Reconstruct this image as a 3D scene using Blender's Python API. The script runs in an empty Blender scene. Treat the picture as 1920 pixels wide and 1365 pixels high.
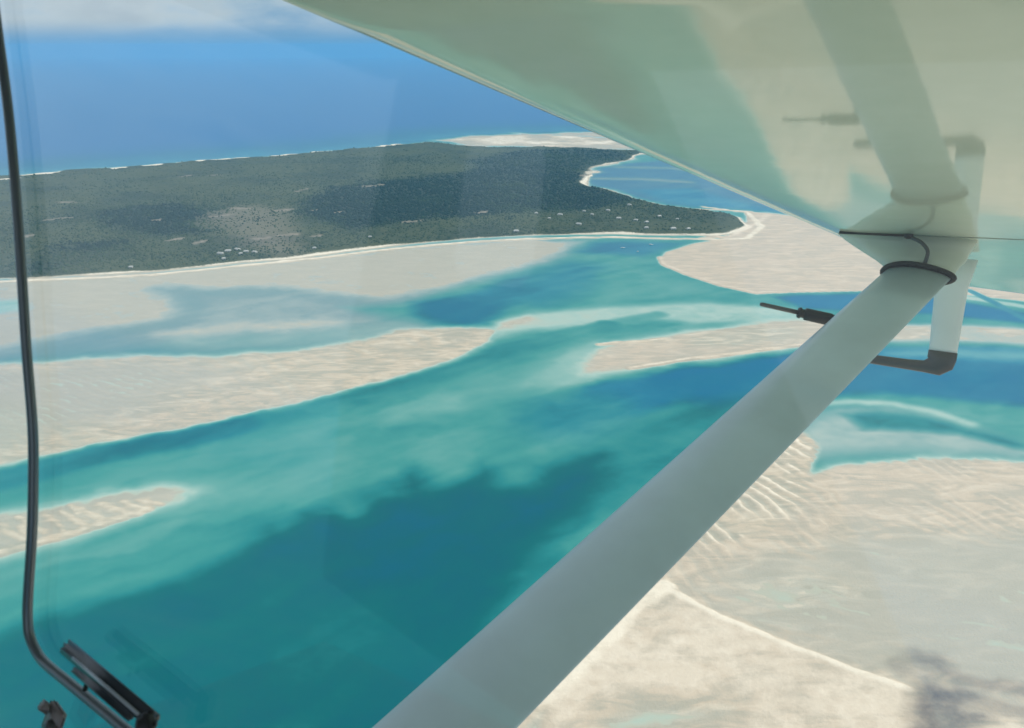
import bpy, bmesh, math, random
import numpy as np
from mathutils import Matrix, Vector, Euler

# ------------------------------------------------------------------ camera, sky, sun, exposure
scene = bpy.context.scene
EYE = 500.0                                    # metres above the tide
PITCH = math.atan(597.5 / 1663.0)              # nose-down tilt of the view below the horizon
cam_data = bpy.data.cameras.new('camera')
cam = bpy.data.objects.new('camera', cam_data)
scene.collection.objects.link(cam)
cam.location = (0, 0, EYE)
cam.rotation_euler = (math.pi / 2 - PITCH, 0, 0)
cam_data.sensor_width = 36.0
cam_data.lens = 36.0 * 1663.0 / 1920.0
cam_data.clip_start = 0.02
cam_data.clip_end = 400000
cam_data.dof.use_dof = True
cam_data.dof.focus_distance = 900.0
cam_data.dof.aperture_fstop = cam_data.lens / 1.7
scene.camera = cam

SUN_EL, SUN_AZ = 58.0, 78.0                   # azimuth from the view direction, left is negative
sun_dir = Vector((math.sin(math.radians(SUN_AZ)) * math.cos(math.radians(SUN_EL)),
                  math.cos(math.radians(SUN_AZ)) * math.cos(math.radians(SUN_EL)),
                  math.sin(math.radians(SUN_EL))))
sun_data = bpy.data.lights.new('sun', 'SUN')
sun_data.energy = 3.4
sun_data.angle = math.radians(0.55)
sun_data.color = (1.0, 0.93, 0.83)
sun = bpy.data.objects.new('sun', sun_data)
sun.rotation_euler = sun_dir.to_track_quat('Z', 'Y').to_euler()
sun.location = (0, 0, 900)
scene.collection.objects.link(sun)

world = bpy.data.worlds.new('World')
scene.world = world
world.use_nodes = True
wt = world.node_tree
wt.nodes.clear()
def wn(kind, **kw):
    n = wt.nodes.new(kind)
    for a, b in kw.items():
        setattr(n, a, b)
    return n
w_out = wn('ShaderNodeOutputWorld')
w_bg = wn('ShaderNodeBackground')
w_bg.inputs['Strength'].default_value = 0.09
w_sky = wn('ShaderNodeTexSky', sky_type='NISHITA')
w_sky.sun_disc = False
w_sky.sun_elevation = math.radians(SUN_EL)
w_sky.sun_rotation = math.radians(SUN_AZ)
w_sky.altitude = EYE
w_sky.dust_density = 0.4
w_sky.ozone_density = 2.5
w_co = wn('ShaderNodeTexCoord')
w_map = wn('ShaderNodeMapping')
w_map.inputs['Scale'].default_value = (3.0, 3.0, 9.0)
w_noise = wn('ShaderNodeTexNoise')
w_noise.inputs['Scale'].default_value = 1.6
w_noise.inputs['Detail'].default_value = 7.0
w_noise.inputs['Roughness'].default_value = 0.55
w_ramp = wn('ShaderNodeValToRGB')
w_ramp.color_ramp.elements[0].position = 0.30
w_ramp.color_ramp.elements[1].position = 0.50
w_shade = wn('ShaderNodeValToRGB')
w_shade.color_ramp.elements[0].position = 0.40
w_shade.color_ramp.elements[0].color = (6.6, 7.6, 8.2, 1)
w_shade.color_ramp.elements[1].position = 0.66
w_shade.color_ramp.elements[1].color = (4.4, 5.2, 5.9, 1)
w_mix = wn('ShaderNodeMix', data_type='RGBA')
wl = wt.links.new
wl(w_co.outputs['Generated'], w_map.inputs['Vector'])
wl(w_map.outputs['Vector'], w_noise.inputs['Vector'])
wl(w_noise.outputs['Fac'], w_ramp.inputs['Fac'])
wl(w_noise.outputs['Fac'], w_shade.inputs['Fac'])
w_sep = wn('ShaderNodeSeparateXYZ')
w_low = wn('ShaderNodeMapRange', interpolation_type='SMOOTHSTEP')          # cloud bases stand a little above the horizon
w_low.inputs['From Min'].default_value = 0.003
w_low.inputs['From Max'].default_value = 0.026
w_mul = wn('ShaderNodeMath', operation='MULTIPLY')
wl(w_co.outputs['Generated'], w_sep.inputs['Vector'])
wl(w_sep.outputs['Z'], w_low.inputs['Value'])
wl(w_low.outputs['Result'], w_mul.inputs[0])
wl(w_ramp.outputs['Color'], w_mul.inputs[1])
wl(w_mul.outputs['Value'], w_mix.inputs['Factor'])
w_air = wn('ShaderNodeMapRange', interpolation_type='SMOOTHSTEP')           # distant air whitens the lowest sky all round
w_air.inputs['From Min'].default_value = 0.0
w_air.inputs['From Max'].default_value = 0.12
w_air.inputs['To Min'].default_value = 1.0
w_air.inputs['To Max'].default_value = 0.0
w_hor = wn('ShaderNodeMix', data_type='RGBA')
w_hor.inputs['B'].default_value = (1.9, 4.1, 6.9, 1)
wl(w_sep.outputs['Z'], w_air.inputs['Value'])
wl(w_air.outputs['Result'], w_hor.inputs['Factor'])
wl(w_sky.outputs['Color'], w_hor.inputs['A'])
wl(w_hor.outputs['Result'], w_mix.inputs['A'])
wl(w_shade.outputs['Color'], w_mix.inputs['B'])
wl(w_mix.outputs['Result'], w_bg.inputs['Color'])
wl(w_bg.outputs['Background'], w_out.inputs['Surface'])

vs = scene.view_settings
vs.view_transform = 'Standard'
vs.look = 'None'
vs.exposure = 0.04
vs.gamma = 1.0
vs.use_curve_mapping = False
scene.render.engine = 'CYCLES'
cy = scene.cycles
cy.use_denoising = True
cy.max_bounces = 6
cy.diffuse_bounces = 3
cy.glossy_bounces = 4
cy.transmission_bounces = 4
cy.transparent_max_bounces = 12
cy.volume_bounces = 2

# ------------------------------------------------------------------ helpers
def new_mat(name):
    m = bpy.data.materials.new(name)
    m.use_nodes = True
    nt = m.node_tree
    b = nt.nodes['Principled BSDF']
    return m, nt, b
def node(nt, kind, inputs=None, **kw):
    n = nt.nodes.new(kind)
    for a, b in kw.items():
        setattr(n, a, b)
    for a, b in (inputs or {}).items():
        if isinstance(b, bpy.types.NodeSocket):
            nt.links.new(b, n.inputs[a])
        else:
            n.inputs[a].default_value = b
    return n
def attr(nt, name):
    return node(nt, 'ShaderNodeAttribute', attribute_name=name).outputs['Fac']
def math_n(nt, op, a, b=0.0, clamp=False):
    n = nt.nodes.new('ShaderNodeMath'); n.operation = op; n.use_clamp = clamp
    for i, v in enumerate((a, b)):
        if isinstance(v, bpy.types.NodeSocket): nt.links.new(v, n.inputs[i])
        else: n.inputs[i].default_value = v
    return n.outputs[0]
def mix_n(nt, fac, a, b):
    n = nt.nodes.new('ShaderNodeMix'); n.data_type = 'RGBA'
    for s, v in (('Factor', fac), ('A', a), ('B', b)):
        if isinstance(v, bpy.types.NodeSocket): nt.links.new(v, n.inputs[s])
        elif s == 'Factor': n.inputs[s].default_value = v
        else: n.inputs[s].default_value = (*v, 1)
    return n.outputs['Result']
def ramp_n(nt, fac, stops, mode='LINEAR'):
    n = nt.nodes.new('ShaderNodeValToRGB'); r = n.color_ramp; r.interpolation = mode
    while len(r.elements) < len(stops): r.elements.new(0.5)
    for e, (p, c) in zip(r.elements, stops):
        e.position = p; e.color = (*c, 1) if len(c) == 3 else c
    nt.links.new(fac, n.inputs['Fac'])
    return n.outputs['Color']
def noise_n(nt, vec, scale, detail=4, rough=0.55, dist=0.0):
    n = node(nt, 'ShaderNodeTexNoise', {'Scale': scale, 'Detail': detail, 'Roughness': rough, 'Distortion': dist})
    nt.links.new(vec, n.inputs['Vector'])
    return n.outputs['Fac']
def srgb(r, g, b):
    f = lambda c: (c / 255 / 12.92) if c <= 10 else ((c / 255 + 0.055) / 1.055) ** 2.4
    return (f(r), f(g), f(b))
def tag(o, label=None, category=None, group=None, kind=None):
    if label: o['label'] = label
    if category: o['category'] = category
    if group: o['group'] = group
    if kind: o['kind'] = kind
    return o
def link(name, mesh, mat=None, parent=None, smooth=True):
    o = bpy.data.objects.new(name, mesh)
    scene.collection.objects.link(o)
    if mat and not mesh.materials: mesh.materials.append(mat)
    if smooth:
        mesh.polygons.foreach_set('use_smooth', np.ones(len(mesh.polygons), bool))
    if parent: o.parent = parent
    return o
def np_mesh(name, verts, faces, attrs=None):
    """mesh from numpy: verts (n,3), faces (m,k)"""
    me = bpy.data.meshes.new(name)
    k = faces.shape[1]
    me.vertices.add(len(verts)); me.vertices.foreach_set('co', np.ascontiguousarray(verts, np.float32).ravel())
    me.loops.add(faces.size); me.loops.foreach_set('vertex_index', np.ascontiguousarray(faces, np.int32).ravel())
    me.polygons.add(len(faces))
    me.polygons.foreach_set('loop_start', np.arange(0, faces.size, k, dtype=np.int32))
    for a, v in (attrs or {}).items():
        d = me.attributes.new(a, 'FLOAT', 'POINT'); d.data.foreach_set('value', np.ascontiguousarray(v, np.float32))
    me.update(calc_edges=True); me.validate()
    return me

# ------------------------------------------------------------------ the coast: sand banks, channels and land, in metres
# (kind, height above tide, edge widths, waviness, ground cover, outline)
LAYERS = [
    ('area', 0.5, (60, 80), 1.0, {'pink': 0.5, 'rip': 0.3, 'rdir': 3}, [(-150, 330), (-60, 420), (60, 520), (2600, 520), (3000, -200), (2500, -3000), (-1200, -3000), (-500, -400)]),  # unseen sand below and behind the camera, added to bounce light onto the wing
    ('area', -3.2, (40, 40), 0.6, {'blue': 1}, [(-3088.1, 2754.2), (-2470.2, 3284.7), (-2073.3, 3636.8), (-1975.9, 3699.9), (-1861.8, 3832.5), (-1716.8, 3920.1), (-1589.1, 4011.6), (-1426.6, 4166.8), (-1239.7, 4291), (-1041.8, 4422.5), (-863, 4586), (-621.7, 4814.2), (-474.9, 5065.3), (-310.7, 5310.6), (-96, 5476), (163, 5580.1), (396, 5651.6), (726, 5651.6), (1416.8, 5510.3), (2821.6, 5124.5), (5535.3, 4187), (23801.9, 18597.1), (850.1, 37373.9), (-24705.1, 23291.3)]),
    ('area', -26, (2200, 10), 0.6, {'blue': 1}, [(-3088.1, 2754.2), (-2470.2, 3284.7), (-2073.3, 3636.8), (-1975.9, 3699.9), (-1861.8, 3832.5), (-1716.8, 3920.1), (-1589.1, 4011.6), (-1426.6, 4166.8), (-1239.7, 4291), (-1041.8, 4422.5), (-863, 4586), (-621.7, 4814.2), (-474.9, 5065.3), (-310.7, 5310.6), (-96, 5476), (163, 5580.1), (396, 5651.6), (726, 5651.6), (1416.8, 5510.3), (2821.6, 5124.5), (5535.3, 4187), (23801.9, 18597.1), (850.1, 37373.9), (-24705.1, 23291.3)]),
    ('area', -1.3, (80, 80), 1.0, {'grey': 0.9}, [(-1864.5, 1591.7), (-1339.8, 1861.3), (-1146.2, 1930.1), (-710.1, 2061), (-276, 2258.9), (-179, 1796.9), (-200.5, 1591.7), (-335.6, 1467.4), (-597.4, 1419.7), (-843, 1372.2), (-1382.1, 1133.4)]),
    ('area', 0.12, (60, 60), 1.0, {'wetc': 1, 'grey': 0.9}, [(-1864.5, 1591.7), (-1354.5, 1883.7), (-1156.6, 1949.2), (-936.9, 1998.6), (-716.9, 2082.6), (-484.2, 2197.2), (-227.9, 2337.3), (58.9, 2421), (181.9, 2392.5), (159.5, 2271.6), (104.4, 2127.1), (0, 2008.8), (-94.7, 1911.3), (-182, 1830.7), (-254, 1772.2), (-361, 1813.6), (-485.1, 1861.3), (-612.1, 1861.3), (-709.2, 1874.7), (-770.7, 1883.7), (-687.9, 1796.9), (-655.2, 1724.7), (-660.2, 1643.3), (-721.8, 1591.7), (-784.2, 1552.5), (-853.9, 1496.9), (-890.1, 1458.8), (-1018.7, 1372.2), (-1421.9, 1171.2)]),
    ('area', -0.5, (90, 60), 1.0, {'grey': 1}, [(-770.7, 1883.7), (-623.7, 1861.3), (-459, 1848.1), (-335.6, 1796.9), (-220.9, 1772.2), (-199.9, 1679.4), (-161.3, 1601.8), (-216.5, 1558.9), (-306.3, 1512), (-455.4, 1496.9), (-626.2, 1496.9), (-776.1, 1453.1), (-868.9, 1419.7), (-930.9, 1372.2), (-959.4, 1419.7), (-884, 1447.5), (-808.5, 1521.1), (-727.7, 1581.8), (-662.8, 1622.3), (-646.1, 1698), (-682.3, 1796.9)]),
    ('area', 0.05, (25, 40), 1.0, {'grey': 1}, [(-544.4, 1601.8), (-450.4, 1629.3), (-327.6, 1629.3), (-322.6, 1601.8), (-417.1, 1575.2), (-524.4, 1568.7), (-645.8, 1549.3), (-650.6, 1562.2)]),
    ('area', -0.7, (60, 60), 1.0, {'grey': 0.6}, [(-611.9, 1536.7), (-471.4, 1555.7), (-322.6, 1601.8), (-207.1, 1650.4), (-160.7, 1595.1), (-233.1, 1536.7), (-339.7, 1487.9), (-475.4, 1467.4), (-620.6, 1482)]),
    ('area', -0.5, (20, 40), 1.0, {}, [(-1352.4, 1717), (-1156.4, 1748.2), (-1022.6, 1784.5), (-982.1, 1717), (-1093.5, 1643.3), (-1275.1, 1608.6)]),
    ('area', -1.9, (70, 30), 0.6, {}, [(-347, 1736.4), (-210.7, 1780.4), (-104.4, 1870.2), (0, 1978.6), (116.9, 2115.8), (166.5, 2271.6), (202.7, 2378.5), (291.9, 2399.6), (537.1, 2385.5), (484.3, 2337.3), (371.8, 2209.3), (360.4, 2161.6), (398.8, 1988.6), (451.5, 1892.8), (521.1, 1822.1), (604, 1796.9), (541.2, 1772.2), (410.4, 1780.4), (264, 1764.1), (130.4, 1740.3), (42.8, 1709.4), (-10.4, 1657.6), (-47.8, 1581.8), (-90, 1588.4), (-163.2, 1622.3), (-247.6, 1643.3)]),
    ('area', -4.2, (35, 30), 0.4, {'blue': 0.6}, [(-203.5, 1764.1), (-124.1, 1813.6), (-35.4, 1906.7), (30.5, 1978.6), (46.2, 1861.3), (0, 1736.4), (-45.7, 1615.5), (-90.7, 1601.8), (-153.8, 1632.8), (-195.4, 1686.8)]),
    ('area', -3.6, (60, 30), 0.5, {'blue': 0.7, 'grey': 0.3}, [(202.1, 2371.5), (349.3, 2392.5), (472.6, 2350.9), (382.4, 2233.8), (321.2, 2185.2), (190.2, 2221.5), (151, 2246.3)]),
    ('area', -2.9, (50, 90), 0.5, {'blue': 0.5}, [(0, 1796.9), (23.9, 1930.1), (142.5, 2110.2), (192, 2082.6), (140.1, 1883.7), (55, 1764.1)]),
    ('area', -2.0, (20, 20), 1.0, {}, [(186.6, 2019), (244.3, 1978.6), (229.4, 1954.1), (183.2, 1978.6)]),
    ('area', -0.42, (40, 22), 0.5, {}, [(-45.9, 1585.1), (-10.4, 1657.6), (42.8, 1709.4), (130.4, 1740.3), (264, 1764.1), (411.3, 1784.5), (506, 1764.1), (598.6, 1709.4), (660.2, 1643.3), (564.6, 1601.8), (448.7, 1622.3), (342.8, 1601.8), (268.2, 1643.3), (191.5, 1601.8), (99.9, 1585.1), (19.6, 1549.3), (-33.5, 1512)]),
    ('area', 0.1, (20, 25), 0.4, {}, [(-25.5, 1625.8), (31.4, 1672.1), (46.4, 1643.3), (0, 1591.7), (-29.8, 1575.2)]),
    ('area', -0.6, (40, 40), 1.0, {}, [(-570.2, 1346.9), (-1326.4, 1080.5), (-915.7, 1346.9), (-667.4, 1372.2), (-474.2, 1372.2), (-309.8, 1430.7), (-191.5, 1512), (-47.7, 1575.2), (-43.1, 1512), (-90.5, 1419.7), (-186.4, 1317.7), (-315.8, 1215.4), (-445.8, 1111.7), (-562.5, 1047.6), (-653.3, 998.3), (-1024, 793.2)]),
    ('area', 0.58, (16, 38), 0.9, {'rip': 0.42, 'rdir': 1}, [(-1382.1, 1133.4), (-1054.2, 1298.8), (-924.7, 1362), (-789.4, 1387.7), (-683.2, 1408.9), (-600.4, 1428), (-490.4, 1425.2), (-403.7, 1441.8), (-318.6, 1476.2), (-250.2, 1521.1), (-197.9, 1568.7), (-129.8, 1585.1), (-54.8, 1581.8), (-47.1, 1555.7), (-56.9, 1496.9), (-91.6, 1439), (-141.7, 1385.1), (-188.8, 1337.1), (-248.7, 1285), (-319.6, 1232.1), (-396.9, 1169.3), (-451.4, 1127.9), (-511.1, 1092.5), (-570, 1063.8), (-616.5, 1044.4), (-663.3, 1016.3), (-801.7, 944.7), (-1045.7, 813.8)]),
    ('area', 0.2, (60, 60), 1.0, {'wetc': 1, 'rip': 0.6}, [(-1421.9, 1171.2), (-915.7, 1346.9), (-781.6, 1372.2), (-589.3, 1398.2), (-421.5, 1372.2), (-535.3, 1253.7), (-572.7, 1152), (-643.3, 1097.7), (-726.7, 1031.8), (-1129.4, 893.3)]),
    ('strip', 0.95, (4, 16), 0.4, {}, [(-47.5, 1568.7), (-62, 1505.9), (-100.8, 1439), (-150.8, 1387.7), (-221.7, 1327.3), (-294.3, 1264.7)]),
    ('strip', 0.75, (3, 10), 0.6, {}, [(-411.1, 1190.9), (-426.9, 1167.3), (-474.8, 1152), (-546.1, 1124.3)]),
    ('strip', -1.5, (8, 26), 0.5, {}, [(289.3, 1679.4), (227, 1643.3), (161.3, 1601.8)]),
    ('strip', -2.8, (14, 26), 0.5, {}, [(172, 1608.6), (88.1, 1549.3), (0, 1467.4), (-70.5, 1377.3), (-151.6, 1308.2), (-226.4, 1249.3), (-309.3, 1186.9), (-386.4, 1133.4)]),
    ('strip', -3.4, (20, 26), 0.5, {'blue': 0.2}, [(-385.3, 1129.8), (-452.3, 1089.1), (-526.4, 1044.4), (-588.1, 1001.3), (-670.4, 938), (-798.4, 857.7)]),
    ('area', -1.6, (60, 40), 0.8, {}, [(-51.8, 1346.9), (36.2, 1419.7), (121.2, 1467.4), (131.7, 1372.2), (65.9, 1275.9), (0, 1211.2), (-66.9, 1133.4), (-128.4, 1080.5), (-213.9, 1001.3), (-276.6, 931.4), (-321.8, 893.3), (-369.9, 857.7), (-396.1, 931.4), (-356.5, 1031.8), (-291.1, 1106.4), (-201.7, 1190.9)]),
    ('area', -0.75, (40, 40), 0.5, {}, [(35.1, 1372.2), (93.7, 1476.2), (143.6, 1512), (138.2, 1346.9), (83.7, 1298.8), (16.5, 1275.9)]),
    ('area', -1.0, (20, 40), 0.8, {}, [(-170.6, 1190.9), (-128.8, 1242.8), (-80.5, 1242.8), (-82.9, 1152), (-92.7, 1080.5), (-118.1, 1047.6), (-144.6, 1097.7)]),
    ('area', -2.1, (30, 10), 0.35, {}, [(-267.5, 1133.4), (-165.8, 1152), (-100.8, 1190.9), (0, 1190.9), (94.5, 1211.2), (194.7, 1253.7), (265.6, 1242.8), (180.9, 1152), (127.5, 1072.1), (80.1, 1050.8), (33.5, 1004.3), (16.2, 965.3), (-9.7, 965.3), (-23.6, 1013.3), (-37.6, 1028.6), (-53.1, 992.4), (-84.7, 972.3), (-112.8, 992.4), (-126.5, 1028.6), (-141.9, 986.6), (-156.8, 951.5), (-176, 931.4), (-182.6, 895.8), (-215, 905.7), (-244.3, 899.5), (-250.9, 863.5), (-273.2, 881.2), (-295.8, 887.2), (-312.9, 863.5), (-369.9, 857.7), (-345.5, 972.3)]),
    ('area', -1.9, (25, 22), 0.8, {}, [(-145.2, 1171.2), (-91.7, 1171.2), (-44, 1115.3), (-37.9, 1039.6), (-60.1, 1001.3), (-85.8, 986.6), (-110.3, 1001.3), (-124.2, 1039.6), (-138.3, 1106.4)]),
    ('area', -1.6, (50, 40), 0.8, {}, [(-537.9, 993.9), (-442.2, 1060.6), (-349.4, 1080.5), (-247.5, 1106.4), (-178.3, 1133.4), (-180.6, 1047.6), (-208.6, 972.3), (-250, 924.9), (-299.2, 899.5), (-344, 905.7), (-376.5, 893.3), (-403.3, 951.5), (-482.4, 972.3)]),
    ('area', -4.6, (30, 14), 0.6, {'blue': 0.8}, [(100.1, 1294.2), (188.8, 1337.1), (292.7, 1387.7), (401, 1430.7), (503.3, 1467.4), (599.7, 1476.2), (792.7, 1487.9), (1062.6, 1467.4), (1440.2, 1372.2), (1235.9, 1152), (884.2, 1190.9), (700.5, 1211.2), (625.1, 1236.4), (549.9, 1249.3), (483, 1242.8), (409.3, 1211.2), (316.5, 1152), (259.7, 1211.2), (183.5, 1171.2), (120.6, 1152), (68.8, 1171.2)]),
    ('area', -3.3, (60, 40), 0.8, {'blue': 0.3}, [(32.2, 1242.8), (107.1, 1275.9), (177.1, 1242.8), (201.7, 1190.9), (163.5, 1133.4), (99.8, 1080.5), (35.7, 1080.5), (0, 1152)]),
    ('area', -1.5, (40, 20), 0.6, {'blue': 0.8}, [(633.8, 1467.4), (771.1, 1482), (1057, 1458.8), (1440.2, 1372.2), (1372.2, 1298.8), (1001.1, 1372.2), (752.6, 1403.6), (615.5, 1419.7)]),
    ('area', -3.0, (60, 30), 0.6, {}, [(180.9, 1152), (273.7, 1242.8), (376, 1264.7), (403.3, 1190.9), (305.6, 1047.6), (221.6, 972.3), (156.5, 972.3), (97.2, 893.3), (54.5, 783.3), (19.4, 677.7), (-18.1, 619.4), (-43.7, 593.1), (-5, 710.2), (27.5, 793.2), (60.7, 893.3), (116.5, 1031.8)]),
    ('area', -5.8, (55, 22), 0.35, {}, [(131.6, 1044.4), (119.3, 1060.6), (79.9, 1047.6), (34.8, 1001.3), (16.1, 961.1), (-9.7, 961.1), (-23.5, 1008.8), (-37.5, 1024), (-52.8, 986.6), (-84.4, 968.1), (-112.3, 988.1), (-125.9, 1022.5), (-141.4, 982.3), (-156.3, 947.4), (-175.4, 927.5), (-180.9, 893.3), (-213.7, 899.5), (-242.9, 893.3), (-249.5, 857.7), (-270, 857.7), (-292.4, 813.8), (-334.7, 759.2), (-392, 731.8), (-439, 701.9), (-461.6, 670), (-524.5, 619.4), (-623.3, 483.8), (-266.2, 193.7), (-62.4, 244.2), (-56.6, 534.3), (0, 685.6), (38.5, 793.2), (85, 893.3), (127, 1001.3)]),
    ('area', -4.6, (80, 60), 0.8, {}, [(-515.7, 606), (-441.6, 633.2), (-407.6, 677.7), (-338.8, 727.4), (-261.6, 783.3), (-178, 803.4), (-76.3, 783.3), (-39.9, 701.9), (-76.8, 574.4), (-85.5, 401.7), (-222.5, 337.6), (-480.3, 401.7)]),
    ('area', -2.0, (40, 70), 0.8, {}, [(-726.2, 763.9), (-528.5, 793.2), (-478.3, 826.6), (-415.5, 869.3), (-358.3, 912), (-301, 905.7), (-277.5, 863.5), (-308.5, 829.9), (-363.4, 793.2), (-430.3, 759.2), (-492.8, 727.4), (-625.6, 633.2)]),
    ('area', -0.8, (30, 45), 1.0, {}, [(-795.6, 783.3), (-579.6, 887.2), (-514.6, 915.8), (-432.5, 961.1), (-365.1, 972.3), (-341.5, 938), (-398.5, 887.2), (-479.9, 829.9), (-536.8, 788.2), (-708.4, 677.7)]),
    ('area', 0.5, (22, 34), 0.7, {'rip': 0.35, 'rdir': 2, 'wetc': 1}, [(-795.6, 783.3), (-600.9, 871.7), (-576.3, 881.2), (-543.4, 887.2), (-511, 908.2), (-465.3, 931.4), (-425.3, 942), (-406, 950.1), (-393.6, 942), (-395.2, 928.8), (-415.7, 900.7), (-449.1, 864.7), (-484, 838.6), (-513.2, 817), (-542.9, 799.3), (-714.9, 685.6)]),
    ('strip', 1.15, (0.8, 6), 0.5, {'wetc': 0.3}, [(-602.1, 863.5), (-557, 829.9)]),
    ('strip', 1.15, (0.8, 6), 0.5, {'wetc': 0.3}, [(-578.5, 863.5), (-528.4, 829.9)]),
    ('strip', 1.15, (0.8, 6), 0.5, {'wetc': 0.3}, [(-563, 878.8), (-512.8, 844.2)]),
    ('strip', 1.15, (0.8, 6), 0.5, {'wetc': 0.3}, [(-534.3, 887.2), (-491.6, 852)]),
    ('strip', 1.15, (0.8, 6), 0.5, {'wetc': 0.3}, [(-513.1, 893.3), (-472.3, 863.5)]),
    ('strip', 1.15, (0.8, 6), 0.5, {'wetc': 0.3}, [(-494.7, 899.5), (-452.2, 871.7)]),
    ('strip', 1.15, (0.8, 6), 0.5, {'wetc': 0.3}, [(-475.8, 909.5), (-434.4, 883.6)]),
    ('strip', 1.15, (0.8, 6), 0.5, {'wetc': 0.3}, [(-455.1, 914.6), (-421.1, 895.8)]),
    ('strip', 1.15, (0.8, 6), 0.5, {'wetc': 0.3}, [(-439.1, 921), (-406.3, 908.2)]),
    ('strip', 1.15, (0.8, 6), 0.5, {'wetc': 0.3}, [(-546, 857.7), (-521.5, 833.1)]),
    ('strip', 1.15, (0.8, 6), 0.5, {'wetc': 0.3}, [(-507.9, 908.2), (-490.7, 890.9)]),
    ('strip', 1.2, (3, 9), 0.5, {'rip': 0.2}, [(-419.9, 895.8), (-450.1, 867), (-485.1, 840.8), (-514.9, 820.2), (-545.2, 803.4), (-653.1, 736.3)]),
    ('area', 0.7, (10, 10), 0.3, {'pink': 1}, [(733.7, 2800.8), (820, 2839.1), (915.5, 2709.1), (1017.7, 2465), (1297.2, 2258.9), (2003, 1978.6), (1691.9, 1643.3), (1223.6, 1717), (1060.4, 1772.2), (955.6, 1830.7), (785.4, 1861.3), (691.5, 1856.9), (584, 1843.7), (524.5, 1835), (459.4, 1902), (406.8, 1998.6), (367.5, 2099.1), (365.7, 2161.6), (398.1, 2246.3), (485.6, 2344.1), (554.6, 2399.6), (677.6, 2541.6)]),
    ('strip', 1.25, (4, 9), 0.2, {'pink': 1}, [(372, 2185.2), (368.4, 2104.6), (407.7, 2003.7), (460.5, 1906.7), (526.7, 1843.7), (586.5, 1852.5), (693, 1861.3), (785.4, 1861.3)]),
    ('strip', 1.3, (6, 10), 0.3, {'pink': 1}, [(529.8, 2421), (610.2, 2450.2), (681.5, 2557.5), (748.6, 2665.3), (804.5, 2782), (754.1, 2848.9), (605.7, 2878.5)]),
    ('area', -5.0, (30, 8), 0.3, {'blue': 1}, [(548.2, 1813.6), (592.9, 1835), (755.7, 1843.7), (902.4, 1813.6), (970.9, 1748.2), (1047.9, 1672.1), (1378.5, 1512), (1312.3, 1430.7), (1008.1, 1601.8), (914.6, 1636.3), (838.3, 1672.1), (699.9, 1694.3), (579.6, 1717)]),
    ('strip', -0.4, (8, 18), 0.3, {}, [(849.2, 1848.1), (947.5, 1813.6), (1040.9, 1736.4), (1231.4, 1575.2)]),
    ('strip', -3.2, (4, 10), 0.2, {'blue': 0.6}, [(993.3, 1861.3), (996.9, 1756.1), (994.9, 1632.8)]),
    ('area', 0.0, (25, 15), 0.4, {'grey': 0.6, 'pink': 0.6}, [(652.6, 1622.3), (815.8, 1622.3), (947.7, 1601.8), (1260.1, 1482), (1204.6, 1408.9), (930.9, 1482), (763.1, 1505.9), (644, 1493.9), (612.7, 1512)]),
    ('area', -0.7, (30, 30), 0.8, {}, [(70.3, 1372.2), (121.2, 1467.4), (181.9, 1512), (374.4, 1608.6), (540.7, 1657.6), (707, 1657.6), (639.4, 1482), (401, 1430.7), (208, 1351.9), (84.2, 1308.2)]),
    ('area', 0.5, (34, 30), 0.5, {'pink': 0.7, 'rip': 0.25}, [(126.7, 1419.7), (149.1, 1467.4), (181.2, 1505.9), (271, 1530.4), (370.2, 1588.4), (448.7, 1622.3), (536.5, 1643.3), (619, 1643.3), (701.5, 1643.3), (651, 1512), (531.3, 1496.9), (406.6, 1453.1), (307.2, 1417), (211.5, 1377.3), (147.1, 1349.4), (108.3, 1351.9)]),
    ('area', 0.15, (20, 20), 0.5, {'rip': 0.4}, [(320.5, 1536.7), (443.6, 1601.8), (544.4, 1601.8), (521.6, 1527.3), (417.4, 1496.9), (319.7, 1482)]),
    ('strip', 1.35, (2, 10), 0.25, {'pink': 0.5}, [(193.2, 1372.2), (239.9, 1390.3), (307.7, 1419.7), (407.3, 1456), (520.9, 1493.9), (612.7, 1512)]),
    ('strip', 1.3, (3, 8), 0.3, {}, [(151.5, 1493.9), (229.7, 1512), (279.6, 1524.2)]),
    ('area', -0.4, (60, 30), 0.5, {'grey': 0.55}, [(403.3, 1190.9), (475.1, 1219.5), (554.3, 1219.5), (610.9, 1186.9), (650.1, 1140.8), (688.3, 1087.3), (836.1, 846.4), (753.8, 745.3), (648.1, 1013.3), (547, 1028.6), (434.3, 1019.4), (360.9, 1001.3), (280, 944.7), (347, 1097.7)]),
    ('area', -1.7, (40, 20), 0.5, {}, [(580.7, 1207.1), (656.3, 1201), (733.9, 1171.2), (987.2, 1031.8), (874.4, 893.3), (689.2, 1089.1), (646.3, 1148.3)]),
    ('area', -3.2, (22, 14), 0.4, {}, [(479.2, 1175.1), (533.6, 1186.9), (582.7, 1175.1), (625.9, 1137.1), (674.9, 1089.1), (715.3, 1047.6), (661.5, 1063.8), (610.5, 1104.7), (543.8, 1118.9), (486.3, 1122.5)]),
    ('strip', -0.55, (2, 20), 0.3, {}, [(459.2, 1219.5), (508.3, 1223.7), (561.3, 1217.4), (610.9, 1186.9), (643.5, 1142.7)]),
    ('area', 0.7, (20, 12), 0.6, {'pink': 0.5, 'rip': 1.0, 'rdir': 3}, [(375, 1047.6), (339, 972.3), (405.1, 1013.3), (465, 1028.6), (551.3, 1038), (656.4, 1028.6), (874.4, 893.3), (1067.8, 745.3), (430.9, 193.7), (-54.9, 193.7), (-24.9, 553.8), (18.1, 619.4), (86.4, 718.8), (174.2, 846.4), (280.7, 1001.3), (349.3, 1106.4), (398.5, 1124.3), (399.4, 1080.5)]),
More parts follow.
